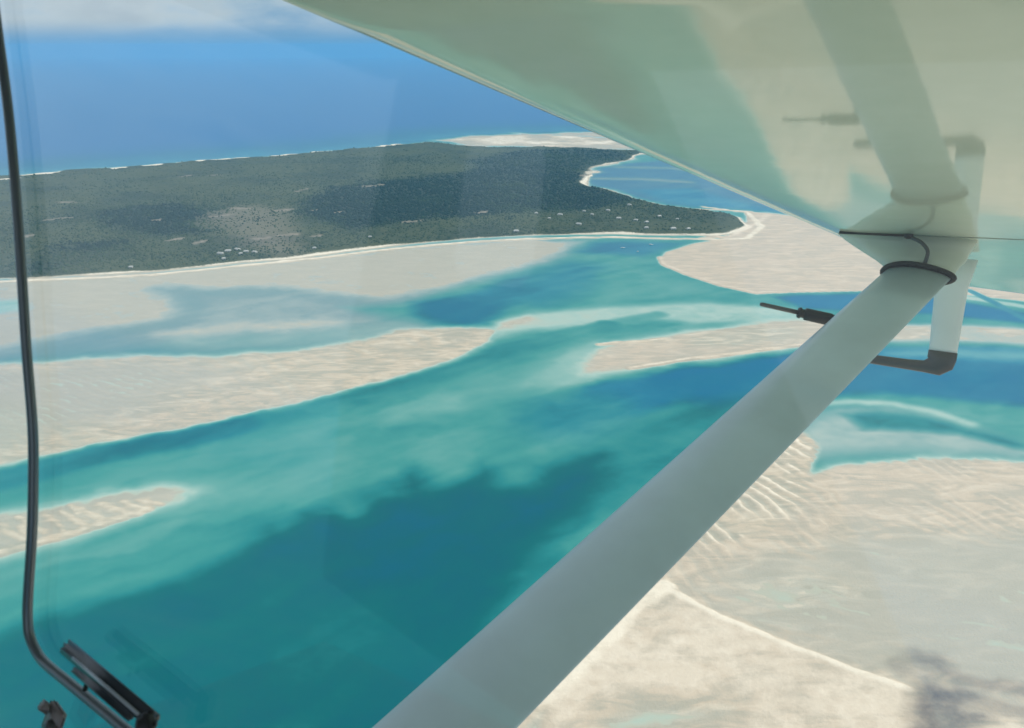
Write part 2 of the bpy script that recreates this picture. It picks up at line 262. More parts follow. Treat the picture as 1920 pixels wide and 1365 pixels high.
    ('area', 0.85, (10, 10), 0.5, {'rip': 1.8, 'rdir': 3}, [(267.3, 972.3), (346, 1094.2), (394.6, 1111.7), (407.3, 1072.1), (365.1, 972.3), (327.9, 893.3), (264.2, 835.3), (204.6, 824.5), (191.6, 846.4)]),
    ('area', 0.22, (50, 50), 0.9, {'rip': 0.5, 'rdir': 4, 'wetc': 1}, [(178, 745.3), (253.3, 793.2), (367.6, 835.3), (557.4, 846.4), (836.1, 846.4), (662.6, 534.3), (397.9, 568.4), (355.7, 606), (295.7, 636.7), (250, 670), (209.5, 701.9)]),
    ('area', 0.12, (30, 40), 1.0, {'wetc': 0.8}, [(348.7, 783.3), (462.5, 793.2), (556.3, 803.4), (518.3, 736.3), (414.7, 736.3), (355.9, 745.3)]),
    ('area', 0.06, (20, 40), 1.0, {}, [(243.2, 754.5), (318.8, 759.2), (331.7, 736.3), (271.9, 710.2), (239, 718.8)]),
    ('area', 1.3, (8, 2.5), 0.25, {'pink': 0.4}, [(146.9, 747.1), (172.9, 718.8), (214.3, 680.9), (253.4, 649.7), (290.1, 621.4), (336.2, 591.8), (394.8, 562.5), (453.7, 523.6), (371.8, 310.6), (-62.4, 244.2), (-24.9, 553.8), (47.2, 654.9)]),
    ('strip', 1.8, (1.0, 6.5), 0.3, {}, [(147, 748.1), (172.7, 717.9), (213.9, 679.3), (253, 648.3), (289.6, 620), (337.8, 590.5)]),
    ('strip', 1.7, (6, 12), 0.6, {}, [(151.8, 745.3), (122, 718.8), (76.2, 662.4), (45.2, 619.4), (17.2, 580.5)]),
    ('area', -0.35, (26, 26), 0.8, {}, [(67.7, 568.4), (103.1, 579.3), (146.5, 581.8), (175, 574.4), (172.9, 565.5), (132.8, 553.8), (90.3, 545.3), (57.2, 542.5)]),
    ('area', -0.2, (14, 10), 0.5, {}, [(0, 539.8), (17, 571.4), (25.6, 574.4), (24.4, 539.8)]),
    ('area', 0.55, (6, 18), 0.7, {'dark_patch': 1}, [(337.5, 589.9), (358.7, 612.6), (366, 599.5), (377.3, 586.8), (371.1, 565.5), (344.5, 553.8), (331.3, 534.3), (311.1, 534.3), (321.3, 562.5)]),  # grey-mauve patches, darker than the sand around them
    ('area', 0.5, (6, 18), 0.8, {'dark_patch': 0.8}, [(357.3, 640.3), (371, 629.7), (365.6, 618), (347.6, 618), (334, 618)]),
    ('strip', 0.5, (3, 12), 0.6, {'dark_patch': 0.4}, [(360.1, 606), (352.1, 618), (332.9, 626.2)]),
    ('strip', 0.5, (3, 12), 0.8, {'dark_patch': 0.6}, [(376.6, 612.6), (394, 602.7), (425.9, 596.3)]),
    ('strip', 0.5, (3, 12), 0.8, {'dark_patch': 0.5}, [(372.8, 577.5), (392, 573.2), (421.7, 565.5)]),
    ('area', -3.0, (60, 10), 0.4, {'grey': 1, 'blue': 0.6}, [(247.8, 3531.2), (275.6, 3715.9), (346.5, 3902.3), (536.2, 4127), (691.9, 4187), (994.8, 3815.4), (1692.9, 3002.9), (2387.2, 2392.5), (2099.6, 2082.6), (1406.8, 2465), (1078.4, 2622.9), (759, 2868.5), (592.3, 2898.5), (515.3, 2960.3), (410.1, 3114.5), (335.8, 3310.5), (272.7, 3390.1)]),
    ('area', -3.0, (60, 40), 0.3, {'blue': 1}, [(432.9, 3297.5), (676.6, 3336.6), (814.6, 2949.8), (1094.8, 2665.3), (974.8, 2691.4), (759, 2868.5), (596.2, 2918.8), (507.7, 3024.6)]),
    ('strip', -0.8, (8, 50), 0.8, {'grey': 1}, [(340, 3575.7), (508, 3560.7), (682.2, 3473.4)]),
    ('strip', -1.0, (8, 60), 0.8, {'grey': 1}, [(466, 3938.1), (649.6, 3920.1), (768.7, 3815.4)]),
    ('area', 0.3, (14, 14), 0.5, {}, [(231, 3531.2), (295.2, 3683.9), (308.2, 3575.7), (280.7, 3363.1), (252.5, 3390.1)]),
    ('area', 3.0, (25, 25), 0.35, {'veg': 1}, [(-3088.1, 2754.2), (-2470.2, 3284.7), (-2073.3, 3636.8), (-1975.9, 3699.9), (-1861.8, 3832.5), (-1716.8, 3920.1), (-1589.1, 4011.6), (-1426.6, 4166.8), (-1239.7, 4291), (-1041.8, 4422.5), (-863, 4586), (-621.7, 4814.2), (-469.7, 5007.3), (-284.1, 4840.9), (-111.3, 4735.7), (111.3, 4735.7), (383.4, 4659.7), (569.2, 4610.3), (917, 4586), (2378.2, 4291), (4760.4, 3575.7), (4577.3, 3431.3), (2270.1, 4087.8), (914.3, 4187), (699.8, 4400.1), (628.1, 4445.2), (536.3, 4228), (339.4, 3956.2), (260.2, 3652.3), (239.8, 3473.4), (278.6, 3336.6), (333.3, 3284.7), (407.3, 3091.6), (511.9, 2939.4), (588.4, 2878.5), (645, 2819.8), (690.8, 2727), (679.7, 2581.6), (603.7, 2487.5), (552.2, 2457.5), (404.1, 2465), (286, 2480), (180.6, 2480), (59.7, 2457.5), (-88.3, 2421), (-230.4, 2364.6), (-364.5, 2297.5), (-487.9, 2215.3), (-607.9, 2155.8), (-722.1, 2099.1), (-841.5, 2039.8), (-941.2, 2008.8), (-1020.8, 1993.6), (-1101.8, 1983.6), (-1167.1, 1968.7), (-1360.5, 1892.8), (-1882.3, 1608.6)]),
    ('strip', 1.5, (6, 12), 0.25, {'veg': 0}, [(-1843.7, 1571.9), (-1334, 1852.5), (-1148.7, 1934.9), (-1084.3, 1949.2), (-1004.5, 1958.9), (-926.1, 1973.7), (-827.8, 2003.7), (-710.1, 2061), (-597.5, 2115.8), (-479.4, 2173.3), (-357.9, 2252.6), (-226.1, 2317.3), (-86.6, 2371.5), (58.5, 2406.7), (177.1, 2428.2), (280.4, 2428.2), (396.3, 2413.8), (540.1, 2399.6), (645.8, 2413.8), (734.4, 2581.6), (746.9, 2819.8), (631.2, 2918.8)]),
    ('area', 3.0, (60, 60), 1.4, {'veg': 1, 'dense_shade': 1}, [(-720.4, 3002.9), (-636.8, 3336.6), (-425, 3575.7), (-218.6, 3683.9), (-148.3, 4187), (0, 4514.5), (322, 4562), (596.1, 4400.1), (323.4, 3902.3), (237, 3431.3), (328.4, 3234.3), (417.1, 3024.6), (276.9, 2878.5), (0, 2782), (-163.5, 2709.1), (-315.3, 2606.2), (-433.7, 2557.5), (-570.9, 2622.9), (-689, 2754.2)]),  # dark patches: cloud shade put into ground and tree colour, with denser trees
    ('area', 3.0, (60, 60), 1.4, {'veg': 1, 'dense_shade': 1}, [(-1295, 2754.2), (-1244.9, 2918.8), (-1048.4, 2960.3), (-925.5, 2848.9), (-904, 2622.9), (-838.1, 2465), (-982.2, 2450.2), (-1192.7, 2557.5)]),
    ('area', 3.0, (60, 60), 1.4, {'veg': 1, 'dense_shade': 1}, [(-1158.6, 2082.6), (-1088.2, 2082.6), (-1047.8, 1998.6), (-1110.4, 1988.6)]),
    ('area', 3.0, (60, 60), 1.4, {'veg': 1, 'dense_shade': 1}, [(-1169.7, 2310.6), (-1062.6, 2357.8), (-1022.8, 2246.3), (-1144.3, 2227.6)]),
    ('area', 3.0, (60, 50), 1.2, {'veg': 1, 'bare': 0.45}, [(-961.4, 2800.8), (-859.2, 2918.8), (-745.5, 2848.9), (-656.3, 2581.6), (-599.7, 2392.5), (-543.4, 2197.2), (-584.4, 2167.4), (-703.8, 2258.9), (-808.2, 2465), (-911.9, 2622.9)]),
    ('strip', 3.0, (6, 10), 1.2, {'veg': 0.62, 'bare': 1}, [(-924.7, 2385.5), (-904.5, 2392.5), (-896, 2403.1)]),
    ('strip', 3.0, (6, 10), 1.2, {'veg': 0.62, 'bare': 1}, [(-832.6, 2344.1), (-820, 2350.9), (-815.3, 2361.2)]),
    ('strip', 3.0, (6, 10), 1.2, {'veg': 0.8, 'bare': 1}, [(-770.6, 2819.8), (-742.1, 2829.5), (-728.9, 2844)]),
    ('strip', 3.0, (6, 10), 1.2, {'veg': 0.8, 'bare': 1}, [(-903.7, 2839.1), (-875.4, 2848.9), (-862.8, 2863.6)]),
    ('strip', 3.0, (6, 10), 1.2, {'veg': 0.62, 'bare': 1}, [(-910.1, 2718), (-891.5, 2727), (-884.1, 2740.5)]),
    ('strip', 3.0, (6, 10), 1.2, {'veg': 0.62, 'bare': 1}, [(-1223.3, 3606), (-1211.4, 3621.3), (-1209.7, 3644.5)]),
    ('strip', 3.0, (6, 10), 1.2, {'veg': 0.62, 'bare': 1}, [(-1490.1, 2929.1), (-1479, 2939.4), (-1477.7, 2955)]),
    ('strip', 3.0, (6, 10), 1.2, {'veg': 0.8, 'bare': 1}, [(-327.9, 2606.2), (-296, 2614.5), (-279.5, 2627)]),
    ('strip', 3.0, (6, 10), 1.2, {'veg': 0.62, 'bare': 1}, [(-650.5, 2421), (-629.3, 2428.2), (-619.5, 2439.1)]),
    ('strip', 3.0, (6, 10), 1.2, {'veg': 0.62, 'bare': 1}, [(-553.2, 2406.7), (-539.5, 2413.8), (-533.5, 2424.6)]),
    ('strip', 3.0, (6, 10), 1.2, {'veg': 0.8, 'bare': 1}, [(-713.2, 2371.5), (-688.8, 2378.5), (-677.4, 2389)]),
    ('strip', 3.0, (6, 10), 1.2, {'veg': 0.62, 'bare': 1}, [(-1380.4, 2656.7), (-1363.7, 2665.3), (-1358.6, 2678.3)]),
    ('strip', 3.0, (6, 10), 1.2, {'veg': 0.62, 'bare': 1}, [(-1336.3, 2421), (-1324.7, 2428.2), (-1321.9, 2439.1)]),
    ('strip', 3.0, (6, 10), 1.2, {'veg': 0.62, 'bare': 1}, [(-1328.2, 3606), (-1305.6, 3621.3), (-1298.5, 3644.5)]),
    ('strip', 3.0, (6, 10), 1.2, {'veg': 0.8, 'bare': 1}, [(-796.9, 3221.9), (-764.7, 3234.3), (-749.8, 3253)]),
    ('strip', 3.0, (6, 10), 1.2, {'veg': 0.62, 'bare': 1}, [(-555.1, 3323.5), (-531.3, 3336.6), (-520.3, 3356.5)]),
    ('strip', 3.0, (6, 10), 1.2, {'veg': 0.62, 'bare': 1}, [(-105.3, 2772.7), (-88.2, 2782), (-79.1, 2796.1)]),
    ('strip', 3.0, (6, 10), 1.2, {'veg': 0.62, 'bare': 1}, [(263.5, 3636.8), (287.1, 3652.3), (301.1, 3676)]),
    ('strip', 3.0, (6, 10), 1.2, {'veg': 0.62, 'bare': 1}, [(-554.8, 2791.4), (-534.7, 2800.8), (-525.4, 2815.1)]),
    ('strip', 3.0, (6, 10), 1.2, {'veg': 0.62, 'bare': 1}, [(-648, 2810.3), (-632.5, 2819.8), (-626, 2834.3)]),
    ('strip', 3.0, (6, 10), 1.2, {'veg': 0.62, 'bare': 1}, [(-1069, 2656.7), (-1059.7, 2665.3), (-1057.7, 2678.3)]),
    ('strip', 3.5, (16, 22), 0.4, {'veg': 0}, [(-2007.6, 3531.2), (-1951.9, 3553.3)]),
    ('strip', 3.5, (16, 22), 0.4, {'veg': 0}, [(-1981.5, 3668.1), (-1949.9, 3691.9)]),
    ('strip', 3.5, (16, 22), 0.4, {'veg': 0}, [(-1926.8, 3715.9), (-1912.2, 3740.3)]),
    ('strip', 3.5, (16, 22), 0.4, {'veg': 0}, [(-1706.1, 3867.1), (-1684.9, 3893.4)]),
    ('strip', 3.5, (16, 22), 0.4, {'veg': 0}, [(-1608, 3974.5), (-1566.7, 4002.3)]),
    ('strip', 3.5, (16, 22), 0.4, {'veg': 0}, [(-1429.8, 4146.8), (-1420.1, 4176.9)]),
    ('strip', 3.5, (16, 22), 0.4, {'veg': 0}, [(-1386.3, 4187), (-1331.3, 4217.7)]),
    ('strip', 3.5, (16, 22), 0.4, {'veg': 0}, [(-1278.1, 4248.8), (-1262, 4280.4)]),
    ('strip', 3.5, (16, 22), 0.4, {'veg': 0}, [(-1139.6, 4355.8), (-1075.5, 4388.9)]),
    ('strip', 3.5, (16, 22), 0.4, {'veg': 0}, [(-974.9, 4514.5), (-918.1, 4550)]),
    ('strip', 3.5, (16, 22), 0.4, {'veg': 0}, [(-685.1, 4761.6), (-662.4, 4800.9)]),
    ('strip', 3.5, (16, 22), 0.4, {'veg': 0}, [(-630.2, 4814.2), (-606.8, 4854.3)]),
    ('area', 0.45, (60, 60), 1.6, {'veg': 0.2, 'wetc': 1}, [(-477.6, 5094.7), (-310.7, 5310.6), (-95.4, 5442.1), (162, 5545), (393.6, 5615.7), (721.5, 5615.7), (1081.7, 5442.1), (912.3, 4562), (569.2, 4610.3), (385.4, 4684.8), (111.9, 4761.6), (-111.9, 4761.6), (-285.6, 4867.9)]),
    ('area', 1.4, (40, 60), 1.5, {}, [(-240.1, 5124.5), (0, 5342.9), (120.1, 5124.5), (-56.8, 4840.9)]),
    ('strip', -0.6, (10, 20), 1.0, {}, [(0, 5545), (314.4, 5375.6), (583.5, 5247.2)]),
]

ATTR = ('veg', 'blue', 'grey', 'wetc', 'pink', 'dark_patch', 'dense_shade', 'bare', 'rip', 'rdir')
def hash2(ix, iy, seed):
    h = (ix.astype(np.int64) * 374761393 + iy.astype(np.int64) * 668265263 + seed * 1442695041) & 0xFFFFFFFF
    h = ((h ^ (h >> 13)) * 1274126177) & 0xFFFFFFFF
    return ((h ^ (h >> 16)) & 0xFFFF) / 65535.0
def vnoise(x, y, seed):
    ix = np.floor(x); iy = np.floor(y); fx = x - ix; fy = y - iy
    fx = fx * fx * (3 - 2 * fx); fy = fy * fy * (3 - 2 * fy)
    a = hash2(ix, iy, seed); b = hash2(ix + 1, iy, seed); c = hash2(ix, iy + 1, seed); d = hash2(ix + 1, iy + 1, seed)
    return (a + (b - a) * fx) * (1 - fy) + (c + (d - c) * fx) * fy
def fbm(x, y, seed, octaves=4):
    s = 0; a = 0.5
    for o in range(octaves):
        s = s + a * (vnoise(x, y, seed + o * 17) - 0.5) * 2; x = x * 2.03 + 7.1; y = y * 2.03 - 3.7; a *= 0.5
    return s
def seg_dist(x, y, pts, closed):
    d2 = np.full(x.shape, 1e18); inside = np.zeros(x.shape, bool)
    n = len(pts)
    for i in range(n if closed else n - 1):
        ax, ay = pts[i]; bx, by = pts[(i + 1) % n]
        ex, ey = bx - ax, by - ay; wx = x - ax; wy = y - ay
        t = np.clip((wx * ex + wy * ey) / (ex * ex + ey * ey + 1e-9), 0, 1)
        d2 = np.minimum(d2, (wx - t * ex) ** 2 + (wy - t * ey) ** 2)
        if closed and ay != by:
            c = (ay > y) != (by > y)
            inside ^= c & (x < ex * (y - ay) / ey + ax)
    d = np.sqrt(d2)
    return np.where(inside, d, -d) if closed else d
def smooth(t):
    t = np.clip(t, 0, 1); return t * t * (3 - 2 * t)
def terrain(x, y):
    """height of the sand above the tide and the ground attributes at x, y (metres)"""
    dist = np.hypot(x, y)
    k = np.clip(dist / 1500.0, 0.35, 2.2)
    wx = 26 * k * fbm(x / (90 * k), y / (90 * k), 11, 4); wy = 26 * k * fbm(x / (90 * k), y / (90 * k), 57, 4)
    wx = wx + 7 * fbm(x / 17, y / 17, 71, 3); wy = wy + 7 * fbm(x / 17, y / 17, 83, 3)
    z = -2.2 - 24 * smooth((dist - 4500) / 5000); at = {a: np.zeros(x.shape) for a in ATTR}
    at['blue'] = smooth((dist - 4200) / 3000)
    for kind, h, fe, warp, extra, pts in LAYERS:
        xs = [p[0] for p in pts]; ys = [p[1] for p in pts]; m = 60 + fe[0] + fe[1]
        sel = (x > min(xs) - m) & (x < max(xs) + m) & (y > min(ys) - m) & (y < max(ys) + m)
        if not sel.any(): continue
        px = x[sel] + wx[sel] * warp; py = y[sel] + wy[sel] * warp
        d = seg_dist(px, py, pts, kind == 'area')
        w = smooth((d + fe[1]) / (fe[0] + fe[1])) if kind == 'area' else smooth((fe[0] + fe[1] - d) / fe[1])
        zs = z[sel]; z[sel] = zs + (h - zs) * w
        for a in ATTR:
            v = at[a][sel]
            if a == 'rdir':
                at[a][sel] = np.where(w > 0.5, extra.get(a, 0), v)
            else:
                at[a][sel] = v + (extra.get(a, 0) - v) * w
    return z, at
RIPPLE = {0: (0.5, 0.86, 16.0), 1: (0.80, 0.60, 26.0), 2: (0.80, 0.60, 17.0), 3: (0.91, 0.41, 18.0), 4: (0.45, 0.89, 24.0)}
def relief(x, y, z, at):
    """megaripples, scour marks and small unevenness on the sand"""
    n1 = fbm(x / 45, y / 45, 101, 4); n2 = fbm(x / 11, y / 11, 131, 4); n3 = fbm(x / 160, y / 160, 151, 3)
    r = np.zeros(x.shape)
    for kk, (dx, dy, wl) in RIPPLE.items():
        ph = ((x * dx + y * dy) + 10 * n1 + 24 * n3 + 2 * n2) / wl
        s = ph - np.floor(ph)
        wv = np.where(s < 0.72, s / 0.72, (1 - s) / 0.28) - 0.5
        r = np.where(at['rdir'] == kk, wv, r)
    gate = smooth((fbm(x / 50, y / 50, 171, 4) + 0.33) / 0.35)
    shal = smooth((z + 1.2) / 1.0) * (1 - at['veg'])
    z = z + at['rip'] * 0.9 * r * gate * shal + shal * (0.26 * n1 + 0.15 * n2)
    u = x * 0.80 + y * 0.60; v = -x * 0.60 + y * 0.80                     # current streaks run along the channel
    st = fbm(u / 150 + 0.6 * n1, v / 26 + 0.8 * n1, 211, 4)
    z = z + np.clip(-z, 0, 3) * (0.34 * st + 0.28 * fbm(x / 95, y / 95, 231, 4)) * (1 - at['veg'])
    z = z + (1 - shal) * (0.9 * n3 + 0.35 * n1) * (1 - at['veg']) * np.clip(-z / 4, 0, 1)
    z = z + at['veg'] * (9 * np.clip(n3 + 0.3, 0, 1) + 2 * n1)
    return z


# ------------------------------------------------------------------ ground and sea sheets
def arc(a, b, step): return list(np.arange(a, b, step))
cols = arc(-180, -46, 4.0) + arc(-46, 46, 0.135) + arc(46, 180, 4.0)
deps = arc(88, 46, -2.0) + arc(46, 24, -0.085) + arc(24, 12, -0.055) + arc(12, 5, -0.06) + arc(5, 1.2, -0.12) + [1.0, 0.8, 0.65, 0.5, 0.42, 0.36]
ca = np.radians(np.array(cols)); rr = EYE / np.tan(np.radians(np.array(deps)))
gx = (rr[:, None] * np.sin(ca)[None, :]).ravel(); gy = (rr[:, None] * np.cos(ca)[None, :]).ravel()
NR, NC = len(rr), len(ca)
gz, gat = terrain(gx, gy)
gz = relief(gx, gy, gz, gat)
drop = np.maximum(0, np.hypot(gx, gy) - 4500.0) ** 2 / (2 * 6371000.0)      # the Earth's curve
ii = np.arange(NR - 1)[:, None] * NC + np.arange(NC)[None, :]
jj = np.arange(NR - 1)[:, None] * NC + (np.arange(NC)[None, :] + 1) % NC
quads = np.stack([ii, jj, jj + NC, ii + NC], -1).reshape(-1, 4)[:, ::-1]
ground_me = np_mesh('ground', np.stack([gx, gy, gz - drop], -1), quads,
                    {'height': gz, 'veg': gat['veg'], 'dense_shade': gat['dense_shade'], 'bare': gat['bare'], 'wetc': gat['wetc'], 'pink': gat['pink'], 'dark_patch': gat['dark_patch']})
depth = -gz
wetq = (depth[quads].max(1) > -0.25)
used = np.zeros(len(gx), bool); sq = quads[wetq]; used[sq.ravel()] = True
remap = np.cumsum(used) - 1
d_ = np.maximum(depth, 0)
sea_me = np_mesh('sea', np.stack([gx[used], gy[used], -drop[used]], -1), remap[sq],
                 {'murk': (1 - np.exp(-d_ / 3.0))[used], 'blue': gat['blue'][used], 'grey': gat['grey'][used]})

m_ground, nt, b = new_mat('sand_and_scrub')
pos = node(nt, 'ShaderNodeNewGeometry').outputs['Position']
n_big = noise_n(nt, pos, 0.012, 5, 0.6)
n_mid = noise_n(nt, pos, 0.06, 5, 0.6)
n_fine = noise_n(nt, pos, 0.35, 4, 0.6)
hgt = attr(nt, 'height')
hj = math_n(nt, 'ADD', hgt, math_n(nt, 'MULTIPLY', math_n(nt, 'SUBTRACT', n_mid, 0.5), 0.9))
hj = math_n(nt, 'ADD', hj, math_n(nt, 'MULTIPLY', math_n(nt, 'SUBTRACT', n_fine, 0.5), 0.35))
hf = math_n(nt, 'DIVIDE', math_n(nt, 'ADD', hj, 0.6), 2.6, True)
sand = ramp_n(nt, hf, [(0.0, (0.44, 0.46, 0.39)), (0.22, (0.46, 0.45, 0.38)), (0.34, (0.485, 0.445, 0.36)), (0.47, (0.52, 0.445, 0.345)), (0.66, (0.585, 0.50, 0.39)), (0.88, (0.80, 0.72, 0.595))])
lowf = ramp_n(nt, hf, [(0.55, (1, 1, 1)), (0.78, (0.12, 0.12, 0.12))])       # the high dry crests stay clean
sand = mix_n(nt, math_n(nt, 'MULTIPLY', lowf, ramp_n(nt, n_big, [(0.48, (0, 0, 0)), (0.62, (0.6, 0.6, 0.6))])), sand, (0.41, 0.395, 0.33))
mp = node(nt, 'ShaderNodeMapping', {'Vector': pos, 'Rotation': (0, 0, math.radians(-28)), 'Scale': (0.35, 1.0, 1.0)}).outputs['Vector']
n_str = noise_n(nt, mp, 0.045, 7, 0.62, 1.1)
sand = mix_n(nt, math_n(nt, 'MULTIPLY', lowf, ramp_n(nt, n_str, [(0.49, (0, 0, 0)), (0.60, (0.8, 0.8, 0.8))])), sand, (0.375, 0.365, 0.30))
sand = mix_n(nt, ramp_n(nt, n_str, [(0.36, (0.55, 0.55, 0.55)), (0.47, (0, 0, 0))]), sand, (0.68, 0.60, 0.48))
sand = mix_n(nt, math_n(nt, 'MULTIPLY', attr(nt, 'pink'), 0.4), sand, (0.58, 0.475, 0.39))
wetf = math_n(nt, 'MULTIPLY', attr(nt, 'wetc'), ramp_n(nt, hf, [(0.40, (0.8, 0.8, 0.8)), (0.62, (0, 0, 0))]))
sand = mix_n(nt, wetf, sand, (0.42, 0.405, 0.345))
sand = mix_n(nt, math_n(nt, 'MULTIPLY', attr(nt, 'dark_patch'), ramp_n(nt, n_mid, [(0.3, (1, 1, 1)), (0.75, (0.5, 0.5, 0.5))])), sand, (0.15, 0.145, 0.15))  # darkens the sand to grey-mauve, mottled by noise
scrub = ramp_n(nt, n_mid, [(0.32, (0.026, 0.044, 0.026)), (0.5, (0.044, 0.062, 0.034)), (0.68, (0.085, 0.092, 0.055))])
n_huge = noise_n(nt, pos, 0.0035, 5, 0.6)
scrub = mix_n(nt, ramp_n(nt, n_huge, [(0.42, (0, 0, 0)), (0.58, (0.8, 0.8, 0.8))]), scrub, (0.068, 0.082, 0.040))
scrub = mix_n(nt, ramp_n(nt, n_huge, [(0.36, (0.7, 0.7, 0.7)), (0.46, (0, 0, 0))]), scrub, (0.030, 0.046, 0.028))
scrub = mix_n(nt, attr(nt, 'dense_shade'), scrub, (0.030, 0.046, 0.036))  # cloud shade painted into the scrub colour
scrub = mix_n(nt, math_n(nt, 'MULTIPLY', attr(nt, 'bare'), ramp_n(nt, n_fine, [(0.3, (0.3, 0.3, 0.3)), (0.6, (1, 1, 1))])), scrub, (0.30, 0.255, 0.21))
vegj = math_n(nt, 'ADD', attr(nt, 'veg'), math_n(nt, 'MULTIPLY', math_n(nt, 'SUBTRACT', n_fine, 0.5), 0.8))
vegf = ramp_n(nt, vegj, [(0.42, (0, 0, 0)), (0.58, (1, 1, 1))])
col = mix_n(nt, vegf, sand, scrub)
nt.links.new(col, b.inputs['Base Color'])
b.inputs['Roughness'].default_value = 0.85
b.inputs['Specular IOR Level'].default_value = 0.2
bump = node(nt, 'ShaderNodeBump', {'Strength': 0.5, 'Distance': 1.2, 'Height': n_fine})
nt.links.new(bump.outputs['Normal'], b.inputs['Normal'])
tag(link('ground', ground_me, m_ground), 'pale sand banks, seabed and low island ground', kind='structure')

m_sea, nt, b = new_mat('sea_water')
pos = node(nt, 'ShaderNodeNewGeometry').outputs['Position']
n_w = noise_n(nt, pos, 0.02, 5, 0.6)
n_r = noise_n(nt, pos, 0.06, 3, 0.5)
n_c = noise_n(nt, pos, 0.13, 4, 0.65, 0.6)
mk = attr(nt, 'murk')
mkj = math_n(nt, 'ADD', mk, math_n(nt, 'MULTIPLY', math_n(nt, 'MULTIPLY', math_n(nt, 'SUBTRACT', n_w, 0.5), 0.16), math_n(nt, 'MINIMUM', mk, 0.6)), True)
mkj = math_n(nt, 'ADD', mkj, math_n(nt, 'MULTIPLY', math_n(nt, 'MULTIPLY', math_n(nt, 'SUBTRACT', n_c, 0.5), 0.10), math_n(nt, 'MINIMUM', mk, 0.7)), True)
wcol = ramp_n(nt, mkj, [(0.0, (0.45, 0.445, 0.365)), (0.05, (0.43, 0.485, 0.41)), (0.11, (0.37, 0.50, 0.44)), (0.2, (0.24, 0.42, 0.375)), (0.33, (0.118, 0.33, 0.298)), (0.487, (0.047, 0.265, 0.245)), (0.632, (0.012, 0.198, 0.205)), (0.761, (0.0, 0.118, 0.130)), (0.845, (0.0, 0.102, 0.132)), (0.93, (0.0, 0.10, 0.18)), (1.0, (0.004, 0.125, 0.34))])
bcol = ramp_n(nt, mkj, [(0.0, (0.42, 0.45, 0.41)), (0.33, (0.10, 0.31, 0.36)), (0.632, (0.018, 0.20, 0.31)), (0.8, (0.0, 0.14, 0.265)), (1.0, (0.004, 0.125, 0.34))])
wcol = mix_n(nt, attr(nt, 'blue'), wcol, bcol)
gcol = ramp_n(nt, mkj, [(0.0, (0.40, 0.41, 0.36)), (0.08, (0.29, 0.345, 0.335)), (0.2, (0.17, 0.255, 0.275)), (0.4, (0.095, 0.215, 0.25)), (0.63, (0.05, 0.17, 0.27)), (1.0, (0.03, 0.12, 0.2))])
wcol = mix_n(nt, math_n(nt, 'MULTIPLY', attr(nt, 'grey'), 0.85), wcol, gcol)
nt.links.new(wcol, b.inputs['Base Color'])
b.inputs['Roughness'].default_value = 0.28
b.inputs['IOR'].default_value = 1.33
b.inputs['Specular IOR Level'].default_value = 0.13
bump = node(nt, 'ShaderNodeBump', {'Strength': 0.05, 'Distance': 0.5, 'Height': n_r})
nt.links.new(bump.outputs['Normal'], b.inputs['Normal'])
tag(link('sea', sea_me, m_sea), 'turquoise lagoon water shading to blue open sea', kind='structure')

# ------------------------------------------------------------------ island woodland (one mass)
rng = np.random.default_rng(7)
NT = 200000
ang = np.radians(rng.uniform(-40, 40, NT)); dep = np.radians(rng.uniform(5.6, 16.5, NT))
tr = EYE / np.tan(dep); tx = tr * np.sin(ang); ty = tr * np.cos(ang)
keep = rng.random(NT) < np.clip((tr / 3600) ** 2 * 1.6, 0.25, 1)   # even spread over the ground
tx, ty, tr = tx[keep], ty[keep], tr[keep]
tz, tat = terrain(tx, ty)
wood = fbm(tx / 420, ty / 420, 301, 4)
thick = np.clip(0.45 + 0.9 * wood, 0.10, 1); thick = thick + (0.95 - thick) * tat['dense_shade']; thick = thick * (1 - 0.8 * tat['bare'])
dense_shade = tat['dense_shade']
ok = (tat['veg'] > 0.85) & (rng.random(len(tx)) < thick)
tx, ty, tat_z, wood, dense_shade = tx[ok], ty[ok], tz[ok], wood[ok], dense_shade[ok]
tz = relief(tx, ty, tat_z, {a: v[ok] for a, v in tat.items()})
nt_ = len(tx)
R = rng.uniform(1.3, 2.9, nt_) * (1 + 0.8 * dense_shade) * (1 + 0.5 * (rng.random(nt_) < 0.12)); HH = R * rng.uniform(0.7, 1.2, nt_)
th = np.arange(6) * math.pi / 3
jr = rng.uniform(0.75, 1.25, (nt_, 13)); rot = rng.uniform(0, 6.28, nt_)
V = np.zeros((nt_, 13, 3))
for k in range(6):
    V[:, k, 0] = tx + R * jr[:, k] * np.cos(th[k] + rot); V[:, k, 1] = ty + R * jr[:, k] * np.sin(th[k] + rot); V[:, k, 2] = tz - 0.4
    V[:, 6 + k, 0] = tx + 0.72 * R * jr[:, 6 + k] * np.cos(th[k] + rot + .4); V[:, 6 + k, 1] = ty + 0.72 * R * jr[:, 6 + k] * np.sin(th[k] + rot + .4); V[:, 6 + k, 2] = tz + HH * 0.75 * jr[:, k]
V[:, 12, 0] = tx; V[:, 12, 1] = ty; V[:, 12, 2] = tz + HH * 1.05
fl = []
for k in range(6):
    n = (k + 1) % 6
    fl += [(k, n, 6 + k), (n, 6 + n, 6 + k), (6 + k, 6 + n, 12)]
Fc = (np.array(fl)[None] + (np.arange(nt_) * 13)[:, None, None]).reshape(-1, 3)
tone = np.repeat(np.clip(rng.normal(0.62, 0.16, nt_) - 0.35 * wood + 0.5 * fbm(tx / 130, ty / 130, 331, 3) - 0.6 * dense_shade, 0, 1), 13)  # trees in the dense patches carry the cloud shade in their tone
wood_me = np_mesh('woodland', V.reshape(-1, 3), Fc, {'tone': tone})
m_wood, nt, b = new_mat('bush_leaves')
